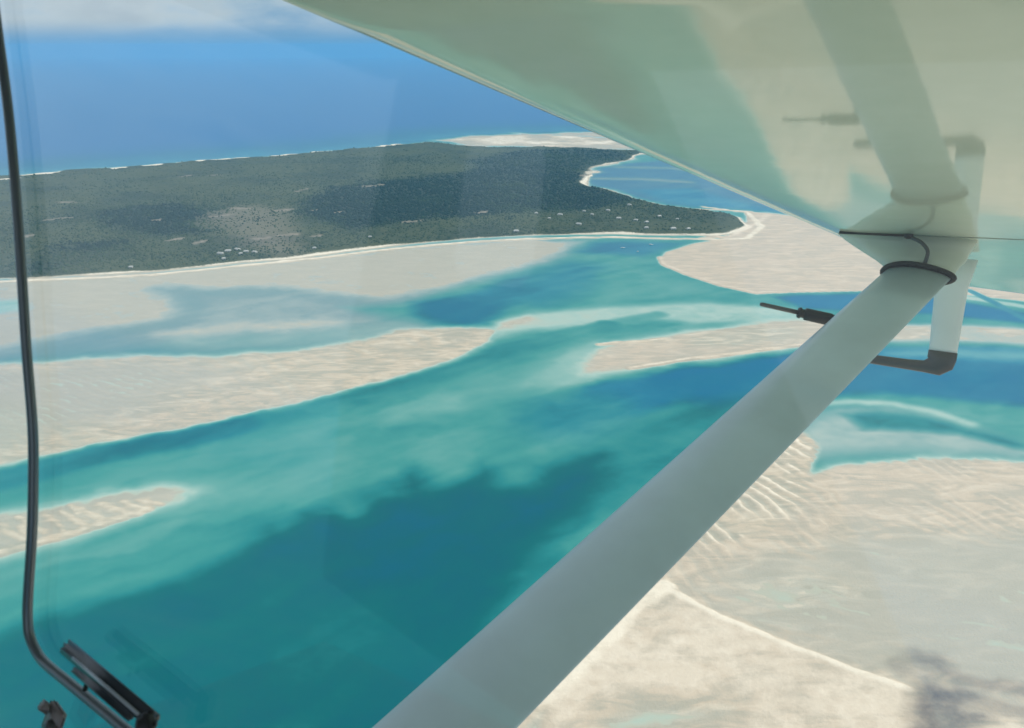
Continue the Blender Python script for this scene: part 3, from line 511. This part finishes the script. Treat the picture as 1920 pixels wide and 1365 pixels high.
wc = ramp_n(nt, attr(nt, 'tone'), [(0.0, (0.015, 0.034, 0.030)), (0.5, (0.040, 0.068, 0.036)), (1.0, (0.080, 0.105, 0.055))])
nt.links.new(wc, b.inputs['Base Color'])
b.inputs['Roughness'].default_value = 0.8
b.inputs['Specular IOR Level'].default_value = 0.15
tag(link('woodland', wood_me, m_wood, smooth=False), 'dark green coastal bush and trees covering the flat island', 'woodland', kind='stuff')

# ------------------------------------------------------------------ mesh builders
def py_mesh(name, verts, faces):
    me = bpy.data.meshes.new(name); me.from_pydata([tuple(v) for v in verts], [], faces); me.update(); me.validate()
    return me
def loft(name, rings, closed=True, caps=True):
    n = len(rings[0]); verts = [v for r in rings for v in r]; faces = []
    for i in range(len(rings) - 1):
        for j in range(n if closed else n - 1):
            k = (j + 1) % n
            faces.append((i * n + j, i * n + k, (i + 1) * n + k, (i + 1) * n + j))
    if caps:
        faces.append(tuple(range(n))[::-1]); faces.append(tuple((len(rings) - 1) * n + j for j in range(n)))
    me = py_mesh(name, verts, faces)
    bm = bmesh.new(); bm.from_mesh(me); bmesh.ops.recalc_face_normals(bm, faces=bm.faces); bm.to_mesh(me); bm.free()
    return me
def tube(name, path, r, seg=12):
    pts = [Vector(p) for p in path]; rings = []
    rad = r if isinstance(r, (list, tuple)) else [r] * len(pts)
    up = Vector((0.13, 0.4, 0.91))
    for i, p in enumerate(pts):
        t = (pts[min(i + 1, len(pts) - 1)] - pts[max(i - 1, 0)]).normalized()
        a = t.cross(up).normalized(); c = t.cross(a).normalized()
        rings.append([p + (a * math.cos(2 * math.pi * k / seg) + c * math.sin(2 * math.pi * k / seg)) * rad[i] for k in range(seg)])
    return loft(name, rings)
def catmull(pts, n):
    out = []; P_ = [Vector(p) for p in pts]
    for i in range(len(P_) - 1):
        a, b_, c, d = P_[max(i - 1, 0)], P_[i], P_[i + 1], P_[min(i + 2, len(P_) - 1)]
        for k in range(n):
            t = k / n
            out.append(0.5 * ((2 * b_) + (c - a) * t + (2 * a - 5 * b_ + 4 * c - d) * t * t + (3 * b_ - a - 3 * c + d) * t ** 3))
    out.append(P_[-1]); return out
def rbox(name, cx, cy, cz, sx, sy, sz, bev=0.0, seg=2, mat=None):
    bm = bmesh.new(); bmesh.ops.create_cube(bm, size=1.0)
    bmesh.ops.scale(bm, vec=(sx, sy, sz), verts=bm.verts)
    if bev: bmesh.ops.bevel(bm, geom=bm.edges[:], offset=bev, segments=seg, affect='EDGES')
    if mat is not None: bmesh.ops.transform(bm, matrix=mat, verts=bm.verts)
    bmesh.ops.translate(bm, vec=(cx, cy, cz), verts=bm.verts)
    me = bpy.data.meshes.new(name); bm.to_mesh(me); bm.free(); return me
def paint(name, color, rough=0.4, coat=0.0, spec=0.5, metallic=0.0, dirt=0.06, scale=9.0):
    m, nt, b = new_mat(name)
    co = node(nt, 'ShaderNodeTexCoord').outputs['Object']
    n = noise_n(nt, co, scale, 5, 0.6)
    c = mix_n(nt, ramp_n(nt, n, [(0.35, (0, 0, 0)), (0.75, (1, 1, 1))]), color, tuple(v * (1 - dirt) for v in color))
    nt.links.new(c, b.inputs['Base Color'])
    b.inputs['Roughness'].default_value = rough; b.inputs['Coat Weight'].default_value = coat
    b.inputs['Coat Roughness'].default_value = 0.04; b.inputs['Specular IOR Level'].default_value = spec
    b.inputs['Metallic'].default_value = metallic
    return m

# ------------------------------------------------------------------ the aeroplane
# aircraft frame: x aft, y outboard to the right wing, z up; the passenger's eye is at (0, 0, 0.9)
FWD_C = (-0.8205, 0.1545, 0.5504); UP_C = (0.1216, 0.9879, -0.0960)
def cam_to_world(c):
    s, k = math.sin(PITCH), math.cos(PITCH)
    return Vector((c[0], c[1] * s + c[2] * k, c[1] * k - c[2] * s))
aft_w = -cam_to_world(FWD_C).normalized(); up_w = cam_to_world(UP_C).normalized()
out_w = up_w.cross(aft_w).normalized(); aft_w = out_w.cross(up_w).normalized()
plane = bpy.data.objects.new('light_aeroplane', None)
scene.collection.objects.link(plane)
R_ = Matrix((aft_w, out_w, up_w)).transposed()
plane.matrix_world = Matrix.Translation(Vector((0, 0, EYE)) - up_w * 0.9) @ R_.to_4x4()
tag(plane, 'white high wing light aeroplane banking over the lagoon, seen from its cabin window', 'aeroplane')
def A(x, y, z): return Vector((-x, y, z + 0.9))          # x given forward
m_white = paint('white_aircraft_paint', (0.70, 0.75, 0.68), 0.30, 0.2, 0.5, dirt=0.05, scale=3.0)
m_strut = paint('strut_paint', (0.55, 0.68, 0.76), 0.34, 0.2, 0.5, dirt=0.12, scale=7.0)
m_black = paint('black_rubber', (0.012, 0.014, 0.016), 0.45)
m_dark = paint('dark_metal', (0.075, 0.080, 0.080), 0.35, 0.2)
m_seam = paint('seam_sealant', (0.30, 0.34, 0.30), 0.6)
m_tip = paint('heated_probe_metal', (0.10, 0.10, 0.10), 0.38, metallic=0.2)
m_mast = paint('mast_paint', (0.88, 0.93, 0.95), 0.45, 0.0)
m_seal = paint('window_seal_rubber', (0.17, 0.20, 0.22), 0.28, 0.3, metallic=0.4)
m_latch = paint('latch_anodised', (0.035, 0.048, 0.066), 0.28, 0.3)
m_trim = paint('latch_trim_metal', (0.62, 0.68, 0.75), 0.3, metallic=0.2)
m_knob = paint('bracket_metal', (0.30, 0.26, 0.25), 0.45, metallic=0.3)
m_cabin = paint('cabin_vinyl', (0.33, 0.31, 0.28), 0.7)
WZ = 0.20
def under(x, y):                                        # height of the wing's lower skin
    t = max(0.0, (y - 2.6) / 1.4)
    return WZ + max(0.0, 0.55 - x) * 0.030 - t * t * (0.012 + 0.07 * max(0.0, 0.5 - x))
prof = [(-1.0, .030), (-.75, .012), (-.4, .003), (0, 0), (.25, 0), (.42, 0), (.53, .0005), (.60, .0045), (.645, .0175), (.675, .036), (.69, .060), (.68, .095), (.62, .14), (.46, .18), (.16, .195), (-.25, .15), (-.65, .09), (-1.0, .036)]
pc = catmull([(p[0], p[1], 0) for p in prof], 6)
rings = []
for y in [.368, .6, .9, 1.2, 1.5, 1.8, 2.1, 2.25, 2.35, 2.45, 2.55, 2.65, 2.75, 2.9, 3.05, 3.2, 3.35, 3.5, 3.65, 3.8, 3.88, 3.94, 3.98, 4.0]:
    t = max(0.0, (y - 2.25) / 1.75); end = max(0.0, (y - 3.8) / 0.2)
    rings.append([A(p.x, y, under(p.x, y) + p.y * (1 - 0.25 * t) * math.sqrt(max(0.02, 1 - 0.95 * end * end))) for p in pc])
m_wing, nt, b = new_mat('glossy_wing_paint')
co = node(nt, 'ShaderNodeTexCoord').outputs['Object']
nw = noise_n(nt, co, 2.5, 3, 0.5)
nt.links.new(ramp_n(nt, noise_n(nt, co, 14, 5, 0.6), [(0.3, (0.72, 0.83, 0.68)), (0.7, (0.77, 0.87, 0.73))]), b.inputs['Base Color'])
b.inputs['Roughness'].default_value = 0.055
b.inputs['Specular IOR Level'].default_value = 0.36
bp = node(nt, 'ShaderNodeBump', {'Strength': 0.03, 'Distance': 0.03, 'Height': nw})
nt.links.new(bp.outputs['Normal'], b.inputs['Normal'])
wing = link('wing', loft('wing', rings), m_wing, plane)
tag(wing, 'glossy white wing underside mirroring the sand')
# chordwise seam, screws and bonding wire beside the strut
link('panel_seam', rbox('panel_seam', *A(.487, 2.155, under(.487, 2.155) - .0015), .150, .008, .006, .001, 2, Matrix.Rotation(-.03, 4, 'Y')), m_black, wing)
link('panel_seam', rbox('panel_seam', *A(-.01, 2.16, under(-.01, 2.16) + .0004), .83, .003, .003, .0005, 2, Matrix.Rotation(-.03, 4, 'Y')), m_seam, wing)
def stud(p, r, h, mat, parent, name):
    link(name, tube(name, [p + Vector((0, 0, h)), p, p - Vector((0, 0, h * .7)), p - Vector((0, 0, h))], [r, r, r * .8, r * .3]), mat, parent)
stud(A(.565, 2.26, .199), .008, .004, m_dark, wing, 'screw')
stud(A(.408, 2.14, .200), .010, .007, m_black, wing, 'screw')
link('bonding_wire', tube('bonding_wire', catmull([A(.402, 2.14, .197), A(.378, 2.13, .187), A(.362, 2.13, .170), A(.362, 2.13, .150), A(.368, 2.13, .128)], 6), .0042), m_dark, wing)
# strut
def strut_ring(c, chord, thick, axis, n=28):
    xx = Vector((-1, 0, 0)); nn = axis.cross(xx).normalized(); out = []
    for k in range(n):
        a = 2 * math.pi * k / n; u = math.cos(a); v = math.sin(a)
        out.append(c + xx * (u * chord / 2) + nn * (v * thick / 2 * (1 + 0.25 * u) * (abs(v) ** 0.15 if v else 0)))
    return out
s_top, s_bot = A(.373, 2.13, .1167), A(.5567, .75, -.5295)
axis = (s_bot - s_top).normalized()
s_end = s_top + (s_bot - s_top) * 1.265
strut = link('wing_strut', loft('wing_strut', [strut_ring(s_top.lerp(s_end, t), .138, .038, axis) for t in (0, .1, .25, .4, .55, .7, .85, 1)]), m_strut, plane)
link('strut_seal', tube('strut_seal', strut_ring(s_top + axis * .004, 0.146, .047, axis, 40) + strut_ring(s_top + axis * .004, 0.146, .047, axis, 40)[:1], .0068, 10), m_black, strut)
riv_me = tube('rivet', [(0, 0, .0006), (0, 0, -.0008), (0, 0, -.0022)], [.0042, .0042, .002], 10)
nrm = axis.cross(Vector((-1, 0, 0))).normalized()
if nrm.z > 0: nrm = -nrm
for du, dv in ((.052, .018), (.040, .022), (.015, .026), (-.012, .026), (-.038, .022), (-.052, .018)):
    rv = link('rivet', riv_me, m_dark, strut)
    rv.matrix_local = Matrix.Translation(s_top + axis * (dv + .012) + Vector((-du, 0, 0)) + nrm * (.0188 * (1 - (du / .069) ** 2) ** .5 * (1 + .25 * du / .069) + .0002)) @ nrm.to_track_quat('-Z', 'Y').to_matrix().to_4x4()
cuff_rings = [strut_ring(s_top, .132, .034, axis, 32), strut_ring(s_top - axis * .012, .136, .040, axis, 32)]
nn_ = axis.cross(Vector((-1, 0, 0))).normalized()
for z, xl, xr, th_, yc in ((.142, .474, .297, .068, 2.165), (.156, .503, .290, .085, 2.185), (.172, .535, .289, .10, 2.205), (.188, .565, .285, .12, 2.225), (.2015, .585, .28, .14, 2.235)):
    ring = []
    for k in range(32):
        a = 2 * math.pi * k / 32
        sgn = 1 if nn_.y > 0 else -1
        ring.append(A((xl + xr) / 2 + (xl - xr) / 2 * math.cos(a), yc + sgn * th_ / 2 * math.sin(a), z + (.0075 if z > .2 else 0) * (1 - math.cos(a)) / 2))
    cuff_rings.append(ring)
link('strut_cuff', loft('strut_cuff', cuff_rings), m_white, plane)
# air temperature probe clamped to the strut
pb = A(.613, 1.825, .009); pe = A(.4847, 1.908, -.0058); pd = (pe - pb).normalized(); pl = (pe - pb).length
probe = link('temperature_probe', tube('temperature_probe', [pb + pd * pl * t for t in (.52, .53, .56, .57, .62, .63, .97, 1.04)], [.006, .011, .012, .009, .010, .013, .0135, .010]), m_black, plane)
link('probe_rod', tube('probe_rod', [pb, pb + pd * .004, pb + pd * pl * .54], [.003, .0045, .005]), m_dark, probe)
# pitot mast outboard of the strut
mast_r = []
for x0, x1, z in ((.425, .322, .196), (.416, .334, .12), (.410, .334, .03), (.405, .334, -.04), (.404, .334, -.062)):
    c = (x0 + x1) / 2; w = (x0 - x1) / 2
    mast_r.append([A(c + w * math.cos(2 * math.pi * k / 24), 2.64 + .014 * math.sin(2 * math.pi * k / 24), z) for k in range(24)])
mast = link('pitot_mast', loft('pitot_mast', mast_r), m_mast, plane)
tip_rings = []
for (x, z, wx, wy, t) in ((.369, -.055, .0365, .016, 0), (.369, -.075, .0365, .017, 0), (.371, -.088, .035, .017, .35), (.385, -.099, .028, .016, .9), (.41, -.102, .0165, .014, 1.45), (.45, -.103, .0145, .013, 1.57), (.55, -.103, .013, .013, 1.57), (.66, -.103, .012, .012, 1.57), (.67, -.103, .006, .006, 1.57)):
    tip_rings.append([A(x + wx * math.cos(a) * math.cos(t), 2.64 + wy * math.sin(a), z + wx * math.cos(a) * math.sin(t)) for a in [2 * math.pi * k / 20 for k in range(20)]])
link('pitot_tube', loft('pitot_tube', tip_rings), m_tip, mast)
# cabin: side wall with the window opening, roof, floor and the far side
def wall_with_hole(name, y0, y1, X0, X1, Z0, Z1, hx0, hx1, hz0, hz1, r):
    outer, inner = [], []
    for (cx, cz, a0) in ((hx1 - r, hz1 - r, 0), (hx0 + r, hz1 - r, 90), (hx0 + r, hz0 + r, 180), (hx1 - r, hz0 + r, 270)):
        for k in range(7):
            a = math.radians(a0 + 15 * k); inner.append((cx + r * math.cos(a), cz + r * math.sin(a)))
    mx, mz = (hx0 + hx1) / 2, (hz0 + hz1) / 2
    for (x, z) in inner:
        dx, dz = x - mx, z - mz
        t = min(((X1 - mx) / dx) if dx > 1e-6 else ((X0 - mx) / dx) if dx < -1e-6 else 1e9, ((Z1 - mz) / dz) if dz > 1e-6 else ((Z0 - mz) / dz) if dz < -1e-6 else 1e9)
        outer.append((mx + dx * t, mz + dz * t))
    rings_ = [[A(x, y0, z) for x, z in outer], [A(x, y0, z) for x, z in inner], [A(x, y1, z) for x, z in inner], [A(x, y1, z) for x, z in outer]]
    return loft(name, rings_ + [rings_[0]], caps=False)
side = link('cabin_side', wall_with_hole('cabin_side', .342, .366, -1.4, 1.5, -.95, .42, -.24, .84, -.50, .192, .05), m_white, plane, False)
link('cabin_lining', wall_with_hole('cabin_lining', .329, .341, -1.4, 1.5, -.95, .40, -.25, .85, -.51, .194, .05), m_cabin, side, False)
link('cabin_far_side', wall_with_hole('cabin_far_side', -.90, -.87, -1.4, 1.5, -.95, .42, 1.00, 1.23, -.02, .29, .05), m_cabin, plane, False)  # unseen far wall, its opening placed to give a pale reflection in the pane
link('cabin_roof', rbox('cabin_roof', *A(.05, -.26, .435), 2.9, 1.28, .024, .004), m_cabin, plane, False)
link('cabin_floor', rbox('cabin_floor', *A(.05, -.26, -.965), 2.9, 1.28, .024, .004), m_cabin, plane, False)
link('cabin_bulkhead', rbox('cabin_bulkhead', *A(-1.415, -.26, -.27), .024, 1.24, 1.36, .004), m_cabin, plane, False)
# acrylic window, its seal line and latch
m_pane, nt, b = new_mat('clear_acrylic')
nt.nodes.remove(b)
fc = node(nt, 'ShaderNodeLayerWeight', {'Blend': 0.5}).outputs['Facing']
lw = math_n(nt, 'ADD', math_n(nt, 'MULTIPLY', math_n(nt, 'POWER', fc, 5.0), 0.9), 0.03)
tr_ = node(nt, 'ShaderNodeBsdfTransparent', {'Color': (0.985, 0.995, 0.99, 1)})
gl = node(nt, 'ShaderNodeBsdfGlossy', {'Roughness': 0.03, 'Color': (0.9, 0.9, 0.9, 1)})
mx_ = nt.nodes.new('ShaderNodeMixShader')
nt.links.new(lw, mx_.inputs[0]); nt.links.new(tr_.outputs[0], mx_.inputs[1]); nt.links.new(gl.outputs[0], mx_.inputs[2])
nt.links.new(mx_.outputs[0], nt.nodes['Material Output'].inputs['Surface'])
link('window_pane', rbox('window_pane', *A(.30, .335, -.158), 1.10, .003, .706), m_pane, plane, False)
seal_px = [(.712, .17), (.6987, .1352), (.6758, .0778), (.658, .022), (.6424, -.0344), (.628, -.09), (.6120, -.1453), (.606, -.185), (.603, -.2213), (.6025, -.2608), (.601, -.280), (.596, -.293), (.582, -.3025), (.566, -.3055), (.5465, -.3072), (.477, -.3138), (.40, -.322)]
link('window_seal', tube('window_seal', catmull([A(x, .328, z) for x, z in seal_px], 4), 0.0035, 12), m_seal, plane)
la, lb = A(.530, .318, -.276), A(.438, .318, -.288)
ld = (lb - la).normalized(); ln = Vector((0, -1, 0)); lu = ld.cross(ln).normalized()
if lu.z < 0: lu = -lu
LM = Matrix((ld, ln, lu)).transposed().to_4x4()
mid = (la + lb) / 2
latch = link('window_latch', rbox('window_latch', *mid, (lb - la).length + .012, .010, .0125, .0045, 3, LM), m_latch, plane)
link('latch_trim', rbox('latch_trim', *(mid + lu * .0015 + ln * .0046 + ld * .004), (lb - la).length * .82, .0022, .0022, .0007, 2, LM), m_trim, latch)
link('latch_grip', rbox('latch_grip', *(mid - lu * .009 - ld * .004), (lb - la).length * .72, .007, .006, .0025, 3, LM), m_latch, latch)
link('latch_hook', rbox('latch_hook', *(lb - lu * .006 + ln * .003), .010, .012, .022, .003, 3, LM), m_black, latch)
link('latch_pin', tube('latch_pin', [la.lerp(lb, .28) - lu * .009, la.lerp(lb, .26) - lu * .017], .0016), m_black, latch)
kc = A(.551, .324, -.336)
brk = link('window_bracket', rbox('window_bracket', *kc, .020, .006, .026, .003, 3, Matrix.Rotation(.35, 4, 'Y')), m_knob, plane)
link('bracket_lug', rbox('bracket_lug', *(kc + Vector((-.004, -.005, .010))), .011, .007, .009, .003, 3), m_knob, brk)
link('bracket_screw', tube('bracket_screw', [kc + Vector((.003, -.002, -.002)), kc + Vector((.003, -.006, -.002)), kc + Vector((.003, -.0075, -.002))], [.005, .005, .003], 14), m_dark, brk)

# ------------------------------------------------------------------ houses and moored boats on the island shore
m_wall = paint('limewashed_wall', (0.62, 0.60, 0.55), 0.8, scale=0.5)
m_roof_a = paint('pale_tin_roof', (0.42, 0.42, 0.40), 0.5, scale=0.4, dirt=0.2)
m_roof_b = paint('weathered_thatch', (0.30, 0.27, 0.22), 0.9, scale=0.6, dirt=0.3)
m_hull = paint('white_hull', (0.78, 0.78, 0.76), 0.35, 0.3, scale=0.8)
m_deck = paint('boat_canopy', (0.45, 0.55, 0.60), 0.6, scale=0.8)
m_glass = paint('dark_window', (0.03, 0.04, 0.05), 0.15)
def house_parts(w, d, h, rise):
    wall = rbox('wall', 0, 0, h / 2, w, d, h, .05, 1)
    e = .7
    V_ = [(-w / 2 - e, -d / 2 - e, h - .15), (w / 2 + e, -d / 2 - e, h - .15), (w / 2 + e, d / 2 + e, h - .15), (-w / 2 - e, d / 2 + e, h - .15), (-w / 2 + d * .25, 0, h + rise), (w / 2 - d * .25, 0, h + rise)]
    roof = py_mesh('roof', V_, [(0, 1, 5, 4), (1, 2, 5), (2, 3, 4, 5), (3, 0, 4), (3, 2, 1, 0)])
    door = rbox('door', w * .1, -d / 2 - .03, 1.05, 1.2, .08, 2.1, .02, 1)
    win = rbox('window', -w * .25, -d / 2 - .03, 1.6, 1.6, .08, 1.1, .02, 1)
    return wall, roof, door, win
house_kinds = [house_parts(12, 8, 3.2, 2.6), house_parts(9, 7, 3.0, 2.2), house_parts(15, 9, 3.4, 3.0)]
for k in house_kinds:
    for me, m in zip(k, (m_wall, None, m_glass, m_glass)):
        if m: me.materials.append(m)
HOUSES = [
    (-730.7, 2185.2, 2, -0.34, 1, 'leftmost of the pale lodge houses among trees above the long white beach', 'houses above the middle beach'),
    (-706.6, 2132.8, 1, 0.41, 1, 'second from the left of the pale lodge houses among trees above the long white beach', 'houses above the middle beach'),
    (-722.9, 2221.5, 2, 0.21, 1, 'third from the left of the pale lodge houses among trees above the long white beach', 'houses above the middle beach'),
    (-702, 2233.8, 2, -0.66, 1, 'fourth from the left of the pale lodge houses among trees above the long white beach', 'houses above the middle beach'),
    (-679.8, 2185.2, 1, 0.39, 1, 'fifth from the left of the pale lodge houses among trees above the long white beach', 'houses above the middle beach'),
    (-673.2, 2209.3, 0, 0.21, 1, 'sixth from the left of the pale lodge houses among trees above the long white beach', 'houses above the middle beach'),
    (-651.6, 2209.3, 0, -0.54, 1, 'rightmost of the pale lodge houses among trees above the long white beach', 'houses above the middle beach'),
    (75.4, 2782, 1, 0.52, 1, 'leftmost of the small pale houses in the wooded village by the headland', 'houses of the village near the headland'),
    (113.7, 2691.4, 1, 0.06, 1, 'second from the left of the small pale houses in the wooded village by the headland', 'houses of the village near the headland'),
    (149.4, 2754.2, 2, -0.35, 1, 'third from the left of the small pale houses in the wooded village by the headland', 'houses of the village near the headland'),
    (196.5, 2598, 2, -0.4, 1, 'fourth from the left of the small pale houses in the wooded village by the headland', 'houses of the village near the headland'),
    (227, 2791.4, 1, -0.45, 1, 'fifth from the left of the small pale houses in the wooded village by the headland', 'houses of the village near the headland'),
    (247.5, 2736, 1, -0.48, 1, 'sixth from the left of the small pale houses in the wooded village by the headland', 'houses of the village near the headland'),
    (305.5, 2819.8, 0, -0.51, 1, 'seventh from the left of the small pale houses in the wooded village by the headland', 'houses of the village near the headland'),
    (324.9, 2691.4, 2, -0.08, 1, 'eighth from the left of the small pale houses in the wooded village by the headland', 'houses of the village near the headland'),
    (384.5, 2908.6, 0, -0.7, 1, 'ninth from the left of the small pale houses in the wooded village by the headland', 'houses of the village near the headland'),
    (371.3, 2648.2, 0, -0.41, 1, 'tenth from the left of the small pale houses in the wooded village by the headland', 'houses of the village near the headland'),
    (398.5, 2614.5, 0, 0.64, 1, 'eleventh from the left of the small pale houses in the wooded village by the headland', 'houses of the village near the headland'),
    (454, 2727, 0, 0.52, 1, 'twelfth from the left of the small pale houses in the wooded village by the headland', 'houses of the village near the headland'),
    (499.1, 2665.3, 1, -0.26, 1, 'rightmost of the small pale houses in the wooded village by the headland', 'houses of the village near the headland'),
    (384.7, 2518.2, 0, 0.05, 1, 'leftmost of the tiny beach houses facing the moored boats', 'houses on the beach by the moored boats'),
    (457.1, 2495.1, 2, 0.18, 1, 'second from the left of the tiny beach houses facing the moored boats', 'houses on the beach by the moored boats'),
    (499.5, 2495.1, 0, 0.62, 1, 'rightmost of the tiny beach houses facing the moored boats', 'houses on the beach by the moored boats'),
    (-508, 2246.3, 1, 0.1, 1, 'lone pale house just above the beach below the brown clearing', 'single houses'),
    (12.1, 2495.1, 2, 0.1, 1, 'pale house at the tree edge where the beach bends', 'single houses'),
    (-390.4, 2413.8, 1, 0.3, 1, 'small pale house in low bush above the middle of the beach', 'single houses'),
    (-898.9, 2045.1, 1, 0.2, 1, 'small pale house by the beach near the left of the island', 'single houses'),
]
hz, hat = terrain(np.array([h[0] for h in HOUSES], float), np.array([h[1] for h in HOUSES], float))
hz = relief(np.array([h[0] for h in HOUSES], float), np.array([h[1] for h in HOUSES], float), hz, hat)
for i, (x, y, kind, rz, white, label, group) in enumerate(HOUSES):
    h = bpy.data.objects.new('house', None); scene.collection.objects.link(h)
    h.location = (x, y, hz[i]); h.rotation_euler = (0, 0, rz)
    tag(h, label, 'house', group)
    for nm, me in zip(('wall', 'roof', 'door', 'window'), house_kinds[kind]):
        c = bpy.data.objects.new(nm, me); scene.collection.objects.link(c); c.parent = h
        if nm == 'roof':
            if not me.materials: me.materials.append(m_roof_a)
            c.material_slots[0].link = 'OBJECT'; c.material_slots[0].material = m_roof_a if white else m_roof_b
def boat(name, x, y, rz, L_, label, group):
    t = bpy.data.objects.new(name, None); scene.collection.objects.link(t); t.location = (x, y, 0); t.rotation_euler = (0, 0, rz)
    tag(t, label, 'boat', group)
    rg = []
    for u, wd, kz, dz in ((-.5, .85, -.25, .9), (-.2, 1.0, -.4, .9), (.1, .98, -.4, .95), (.3, .75, -.35, 1.05), (.44, .35, -.15, 1.2), (.5, .05, .3, 1.3)):
        hw = wd * L_ * .16
        rg.append([(u * L_, -hw, dz), (u * L_, -hw * .8, dz * .4), (u * L_, 0, kz), (u * L_, hw * .8, dz * .4), (u * L_, hw, dz), (u * L_, hw * .5, dz - .12), (u * L_, -hw * .5, dz - .12)])
    link('hull', loft('hull', rg), m_hull, t, False)
    link('cabin', rbox('cabin', -.02 * L_, 0, 1.35, .28 * L_, .2 * L_, .95, .15, 2), m_hull, t)
    link('canopy', rbox('canopy', -.22 * L_, 0, 2.15, .34 * L_, .26 * L_, .1, .03, 1), m_deck, t)
    for sx in (-.36, -.08):
        for sy in (-.11, .11):
            link('post', tube('post', [(sx * L_, sy * L_, .85), (sx * L_, sy * L_, 2.12)], .04, 6), m_hull, t, False)
boat('moored_boat', 290.8, 2291, 0.3, 13, 'white motor boat moored off the beach, nearest the pale flats', 'boats moored off the beach')
boat('moored_boat', 370.8, 2330.6, -0.5, 13, 'white motor boat moored closest to the beach', 'boats moored off the beach')
boat('moored_boat', 324, 2246.3, 0.9, 9, 'small white boat, lowest of three moored off the beach', 'boats moored off the beach')

# ------------------------------------------------------------------ haze in the air
haze_me = bpy.data.meshes.new('haze')
bm = bmesh.new(); bmesh.ops.create_cube(bm, size=1.0)
HB, HT = float((gz - drop).min()) - 1.0, EYE + 60.0
bmesh.ops.scale(bm, vec=(170000, 170000, HT - HB), verts=bm.verts)
bmesh.ops.translate(bm, vec=(0, 0, (HT + HB) / 2), verts=bm.verts)
bm.to_mesh(haze_me); bm.free()
m_haze = bpy.data.materials.new('thin_sea_haze'); m_haze.use_nodes = True
nt = m_haze.node_tree; nt.nodes.remove(nt.nodes['Principled BSDF'])
pv = node(nt, 'ShaderNodeVolumePrincipled', {'Color': (0.25, 0.66, 1.0, 1), 'Density': 5.0e-5, 'Anisotropy': 0.15})
nt.links.new(pv.outputs['Volume'], nt.nodes['Material Output'].inputs['Volume'])
tag(link('haze', haze_me, m_haze, smooth=False), 'thin bluish haze in the air over sea and island', 'haze', kind='stuff')
